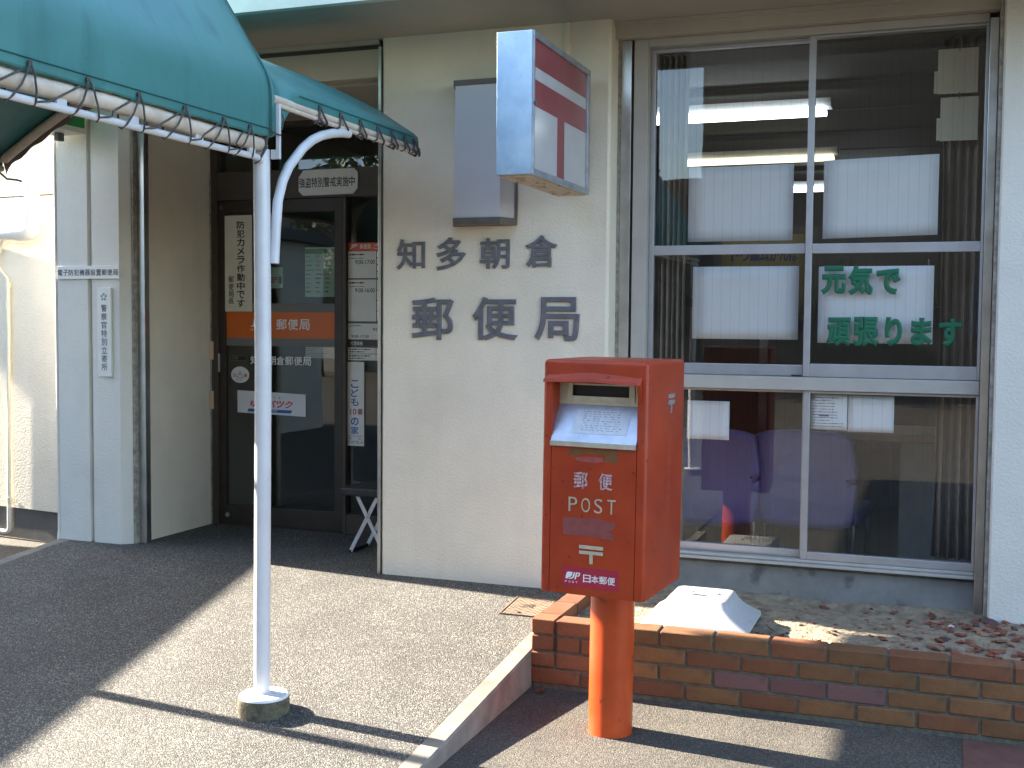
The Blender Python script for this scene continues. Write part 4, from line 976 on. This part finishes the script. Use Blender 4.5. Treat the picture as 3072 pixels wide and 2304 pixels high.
# square block with the J cut out of it, and the P beside it
poly([(-.098, .4615), (-.098, .482), (-.094, .4865), (-.076, .4865), (-.076, .474), (-.080, .468), (-.086, .4665), (-.0885, .4615)])
poly([(-.0715, .4865), (-.066, .4865), (-.066, .470), (-.070, .4635), (-.078, .4615), (-.0855, .4615), (-.0835, .4645), (-.077, .4655), (-.0725, .469)])
poly([(-.063, .4865), (-.0575, .4865), (-.0575, .4615), (-.063, .4615)])
poly([(-.0573, .4865), (-.050, .4865), (-.0465, .484), (-.0465, .4755), (-.050, .472), (-.0573, .472), (-.0573, .4755), (-.0525, .4755), (-.051, .477), (-.051, .482), (-.0525, .483), (-.0573, .483)])
row(g, 'POST', -.101, -.047, .4475, .4545, yl_, .01, .45); row(g, '日本郵便', -.030, .092, .454, .482, yl_, .012, .06); g.make('lettering', CLOTHW, st)
g = G(); X_ = hw+.0015
g.box(hw-.001, hw+.002, .0, .078, 1.105, 1.120); g.box(hw-.001, hw+.002, .0, .078, 1.082, 1.098); g.box(hw-.001, hw+.002, .032, .046, 1.050, 1.0818); g.make('postal_mark', mat('grey_metal', (.30, .31, .30), .5, .1, 30, metal=.4), Q)
g = G(); column(g, '知多朝倉郵便局', .004, .050, .67, .99, hw+.0006, 0, .15, 'x'); g.make('faded_lettering', mat('ghost_white', (.44, .10, .075), .5, .2, 180, col2=(.45, .058, .018), sharp=.3), Q)

# ================================================================== INSIDE THE WINDOW
def sheet(name, x0, x1, z0, z1, label, y=.212, M=PAPER, sag=0, cat='paper', sl=0.0):
    t = thing(name, ((x0+x1)/2, y, z0), label, cat, None)
    o = G().grid(lambda u, v: (x0+(x1-x0)*u, y+.004*math.sin(3.1*u)*math.sin(3.1*v)*sag, z0+(z1-z0)*v+sl*(u-.5)), 6, 6).make('sheet', M, t, True); solid(o, .0006); return t
sheet('paper_notice', 1.29, 1.785, 1.77, 2.125, 'blank white paper in the upper left window pane', .222, sag=1)
sheet('paper_notice', 1.924, 2.422, 1.777, 2.135, 'blank white paper in the upper right window pane', .190, sag=1, sl=.01)
sheet('paper_notice', 1.318, 1.818, 1.305, 1.65, 'blank white paper in the left pane of the middle row', .222, sag=1)
sheet('paper_notice', 1.911, 2.413, 1.293, 1.645, 'white paper behind the green window lettering', .190, sag=1)
sheet('paper_notice', 1.30, 1.505, .819, 1.005, 'white paper in the lower left pane beside the post box', .222)
t = sheet('printed_notice', 1.889, 2.052, .890, 1.053, 'printed white notice at the left of the lower right pane', .190)
g = G(); lines(g, 1.893, 2.04, .90, 1.045, 11, .1885, fill=.3); g.box(1.925, 1.97, .1884, .1888, .952, .96); g.make('print', INKG, t)
sheet('paper_notice', 2.056, 2.257, .886, 1.053, 'blank white sheet beside the printed notice in the lower right pane', .190)
t = thing('window_lettering', (2.23, .16, 1.278), 'large green rounded characters stuck on the right window pane', 'lettering')
for ch, a0, a1, z0, z1 in (('元', 1.924, 2.036, 1.514, 1.647), ('気', 2.043, 2.153, 1.511, 1.648), ('で', 2.167, 2.273, 1.514, 1.632), ('頑', 1.953, 2.065, 1.278, 1.411), ('張', 2.072, 2.186, 1.276, 1.414), ('り', 2.209, 2.285, 1.281, 1.414), ('ま', 2.321, 2.412, 1.285, 1.411), ('す', 2.438, 2.538, 1.281, 1.408)):
    g = G(); put(g, ch, a0, a1, z0, z1, .1618, 'y', .055, .004); g.make('character', GREENL, t)
def curtain(x0, x1, y, z0, z1, folds, label):
    V = []; F = []; n = folds*8; L_ = random.Random(int(x0*100))
    ph = [L_.uniform(.6, 1.4) for _ in range(folds+1)]
    for i in range(n+1):
        u = i/n; k = int(u*folds) if u < 1 else folds
        for j in range(9):
            v = j/8; pin = 1-.12*math.sin(v*3.1)
            xm = (x0+x1)/2
            V.append((xm+(x0+(x1-x0)*u-xm)*pin, y+.028*ph[min(k, folds)]*math.sin(u*folds*2*math.pi)+.006*math.sin(v*5+u*20), z0+(z1-z0)*v))
    for i in range(n):
        for j in range(8): F.append((i*9+j, (i+1)*9+j, (i+1)*9+j+1, i*9+j+1))
    return tag(solid(G().add(V, F).make('curtain', CURT, None, True), .002), label, 'curtain', 'curtains tied back at the window sides')
curtain(1.125, 1.275, .29, .30, 2.68, 5, 'brown curtain gathered at the left side of the window')
curtain(2.43, 2.64, .34, .30, 2.68, 5, 'brown curtain gathered at the right side of the window')
t = thing('hanging_board', (2.50, .27, 2.42), 'upper of two beige boards hanging before the right curtain', 'board', 'beige boards hanging before the curtain')
G().rbox(2.405, 2.575, .262, .268, 2.415, 2.615, .003).make('board', BOARD, t); G().box(2.39, 2.41, .2685, .272, 2.42, 2.52).make('tab', BOARD, t); G().tube([(2.495, .262, 2.60), (2.497, .262, 2.70)], .002, 6).make('string', ROPE, t)
t = thing('hanging_board', (2.50, .27, 2.21), 'lower of two beige boards hanging before the right curtain', 'board', 'beige boards hanging before the curtain')
G().rbox(2.42, 2.58, .262, .268, 2.205, 2.40, .003).make('board', BOARD, t); G().box(2.405, 2.423, .2685, .272, 2.21, 2.31).make('tab', BOARD, t); G().tube([(2.50, .262, 2.39), (2.498, .262, 2.42)], .002, 6).make('string', ROPE, t)
# fluorescent ceiling lights
TUBE = emit('lit_tube', (.86, .95, 1.0), 1.3); TUBEW = emit('warm_tube', (1.0, .93, .62), .30)
def lamp(x0, x1, y, z, M, label):
    t = thing('fluorescent_light', ((x0+x1)/2, y, z), label, 'ceiling light', 'fluorescent lights in the office')
    G().prism([(y-.09, z+.062), (y-.05, z+.022), (y+.05, z+.022), (y+.09, z+.062)], x0, x1, 'x').make('reflector', mat('enamel_white', (.7, .72, .74), .4), t)
    for dy in (-.045, .045): G().tube([(x0+.03, y+dy, z), (x1-.03, y+dy, z)], .016, 12).make('tube', M, t, True)
lamp(.55, 1.85, 1.32, 2.55, TUBE, 'nearest bright fluorescent light at the upper left of the window')
lamp(.66, 1.75, 3.0, 2.53, TUBEW, 'yellowish fluorescent light just above the upper left paper')
lamp(1.0, 2.2, 4.8, 2.52, TUBE, 'farthest fluorescent light seen between the two upper papers')
# seats with lavender backs
def seat(x, y, label, rz=0):
    t = thing('waiting_chair', (x, y, .06), label, 'chair', 'lavender chairs behind the window', rz)
    ORG[t.name] = Vector((0, 0, .06))
    def back(u, v):
        a = (u-.5)*2; w = .265*(1-.10*(2*v-1)**2)
        zz = .34+.50*v; return (a*w, -.02-.05*v+.03*a*a*-1, zz-.03*(abs(a)**4)*(1 if v > .5 else -1))
    o = G().grid(back, 12, 12).make('backrest', LAV, t, True); solid(o, .05, 0)
    G().rbox(-.26, .26, .02, .50, .36, .43, .025).make('seat', LAV, t, True)
    for sx in (-.23, .23):
        G().tube([(sx, .05, .06), (sx, .05, .36)], .013, 10).make('leg', STEEL, t, True); G().tube([(sx, .45, .06), (sx, .45, .36)], .013, 10).make('leg', STEEL, t, True)
seat(1.335, .62, 'lavender chair back behind the lower left pane', .1); seat(1.82, .72, 'lavender chair back between the two lower panes', -.12)
t = thing('writing_desk', (2.3, .95, .06), 'grey writing desk with brown top behind the lower right pane', 'desk')
G().rbox(1.9, 2.62, .78, 1.35, .79, .83, .004).make('desktop', mat('desk_brown', (.20, .15, .11), .5), t); G().rbox(2.27, 2.6, .80, 1.33, .06, .789, .004).make('side_panel', mat('desk_grey', (.20, .20, .185), .6), t)
G().tube([(2.03, .84, .06), (2.03, .84, .789)], .018, 10).make('leg', STEEL, t, True)
t = thing('wall_cabinet', (2.4, 6.3, .9), 'dark row of wall cabinets at the back of the office', 'cabinet')
G().box(-.0, 5.6, 6.25, 6.59, 1.55, 2.66).make('carcass', WOODB, t)
for k in range(7):
    d_ = G().rbox(.03+.8*k, .03+.8*k+.78, 6.225, 6.2495, 1.57, 2.64, .004).make('cabinet_door', WOODB, t); G().tube([(.72+.8*k, 6.215, 1.85), (.72+.8*k, 6.215, 2.0)], .008, 6).make('handle', STEEL, d_)
t = thing('service_counter', (3.2, 3.4, .06), 'service counter across the office interior', 'counter')
G().box(.9, 5.6, 3.4, 3.9, .06, 1.02).make('front', mat('counter_grey', (.16, .15, .14), .6, .1), t); G().rbox(.86, 5.64, 3.34, 3.95, 1.021, 1.06, .006).make('top', mat('counter_top', (.10, .085, .07), .4), t)
t = sheet('wall_poster', 1.10, 1.65, 1.45, 1.95, 'yellow poster with dark lettering behind the window papers', 2.2, mat('yellow_poster', (.22, .18, .06), .6, .1), cat='poster')
g = G(); row(g, 'ドリームかんぽ', 1.16, 1.59, 1.78, 1.87, 2.197, .03, .05); g.make('lettering', mat('navy_ink', (.02, .03, .12), .5), t)
G().box(1.05, 1.70, 2.203, 2.23, 1.40, 2.0).make('board', WOODB, t); G().box(1.35, 1.40, 2.231, 2.26, .06, 1.6).make('stand', STEEL, t)

# ================================================================== NEIGHBOURS (shade and reflections)
# house on the left whose eave shades the left half of the path
N = thing('neighbour_house', (-8, -2, ZG), 'neighbouring house outside the left edge that shades the path', 'house')
e0, e1 = Vector((-5.78, -1.6, 0)), Vector((-5.80, .30, 0)); dv = (e1-e0).normalized(); nv = Vector((-dv.y, dv.x, 0))
def NP_(a, b): p = e0+dv*a+nv*b; return (p.x, p.y)
G().prism([NP_(-6, .25), NP_(2.6, .25), NP_(2.6, 4), NP_(-6, 4)], ZG, 2.45, 'z').make('wall', WHITEP, N)
G().prism([NP_(-6.3, .0), NP_(2.9, .0), NP_(2.9, 4.3), NP_(-6.3, 4.3)], 2.46, 2.61, 'z').make('roof', mat('grey_roof', (.10, .10, .11), .7), N)
# opposite side of the street
t = thing('opposite_building', (-15, -26, ZG), 'pale building across the street mirrored in the transom glass', 'building')
g = G(); g.box(-24, -14, -30, -24, ZG, 7.2); g.box(-14, -10, -30, -24.5, ZG, 5.8); g.make('wall', mat('pale_wall', (.55, .50, .42), .8, .08), t)
for k in range(6):
    for j in range(2): G().box(-23+1.5*k, -22+1.5*k, -23.99, -23.9, 1.2+2.9*j, 2.6+2.9*j).make('window', mat('far_pane', (.05, .06, .08), .1), t)
g = G(); g.box(-2.6, 16, -30, -20, ZG, 10.5); g.box(-9, -2.61, -30, -20.2, ZG, 4.6)  # dark stand-in masses, added to keep the window reflections dark
t = thing('dark_stand_in_block', (9, -27, ZG), 'tall dark stand-in building added across the street to darken the window reflections', 'building')
g.make('wall', mat('brown_wall', (.05, .046, .038), .8, .15, 3), t)
for k in range(6): G().box(3+2.1*k, 4.2+2.1*k, -19.99, -19.9, 1.2, 2.8).make('window', MATS['far_pane'], t)
LEAFM = mat('tree_leaf', (.05, .085, .025), .6, .3, 2); BARK = mat('bark', (.10, .08, .06), .9, .3, 12, .5, 30)
def tree_mesh(seed, h, rad):
    q = random.Random(seed); g = G()
    trunk = G(); top = Vector((q.uniform(-.3, .3), q.uniform(-.3, .3), h*.55))
    trunk.tube([(0, 0, 0), top*.5, top], [.20, .15, .09], 8)
    cl = []
    for k in range(9):
        a = q.uniform(0, 6.3); e = Vector((math.cos(a)*rad*q.uniform(.35, .75), math.sin(a)*rad*q.uniform(.35, .75), h*q.uniform(.45, .95)))
        trunk.tube([top*q.uniform(.6, 1), (top+e)*.5+Vector((0, 0, .2)), e], [.07, .05, .02], 6); cl.append((e, rad*q.uniform(.28, .5)))
    for (c, r_) in cl:
        for i in range(330):
            d = Vector((q.gauss(0, 1), q.gauss(0, 1), q.gauss(0, .8))).normalized()*r_*q.uniform(.5, 1.05)
            p = c+d; s_ = q.uniform(.05, .11); a = Vector((q.gauss(0, 1), q.gauss(0, 1), q.gauss(0, 1))).normalized(); b = a.orthogonal().normalized()
            g.add([p-a*s_, p+b*s_*.5, p+a*s_, p-b*s_*.5], [(0, 1, 2, 3)])
    return trunk, g
PR = [tree_mesh(s_, 5.6+.6*s_, 2.3) for s_ in (1, 2)]
TM = []
for tr, cr_ in PR:
    a = tr.make('trunk', BARK, None, True, org=(0, 0, 0)); b = cr_.make('crown', LEAFM, None, org=(0, 0, 0)); TM.append((a.data, b.data)); bpy.data.objects.remove(a); bpy.data.objects.remove(b)
for k, (x, y, s_, lb) in enumerate([(-9.8, -19, 1.3, 'broad tree across the street mirrored at the right of the transom'), (-13.6, -21, .7, 'smaller tree across the street mirrored beside the pale building')]):
    t = thing('street_tree', (x, y, ZG), lb, 'tree', 'trees across the street'); t.scale = (s_, s_, s_); t.rotation_euler = (0, 0, k*1.3)
    for d_, nm in zip(TM[k % 2], ('trunk', 'crown')):
        o = bpy.data.objects.new(nm, d_); COL.objects.link(o); o.parent = t
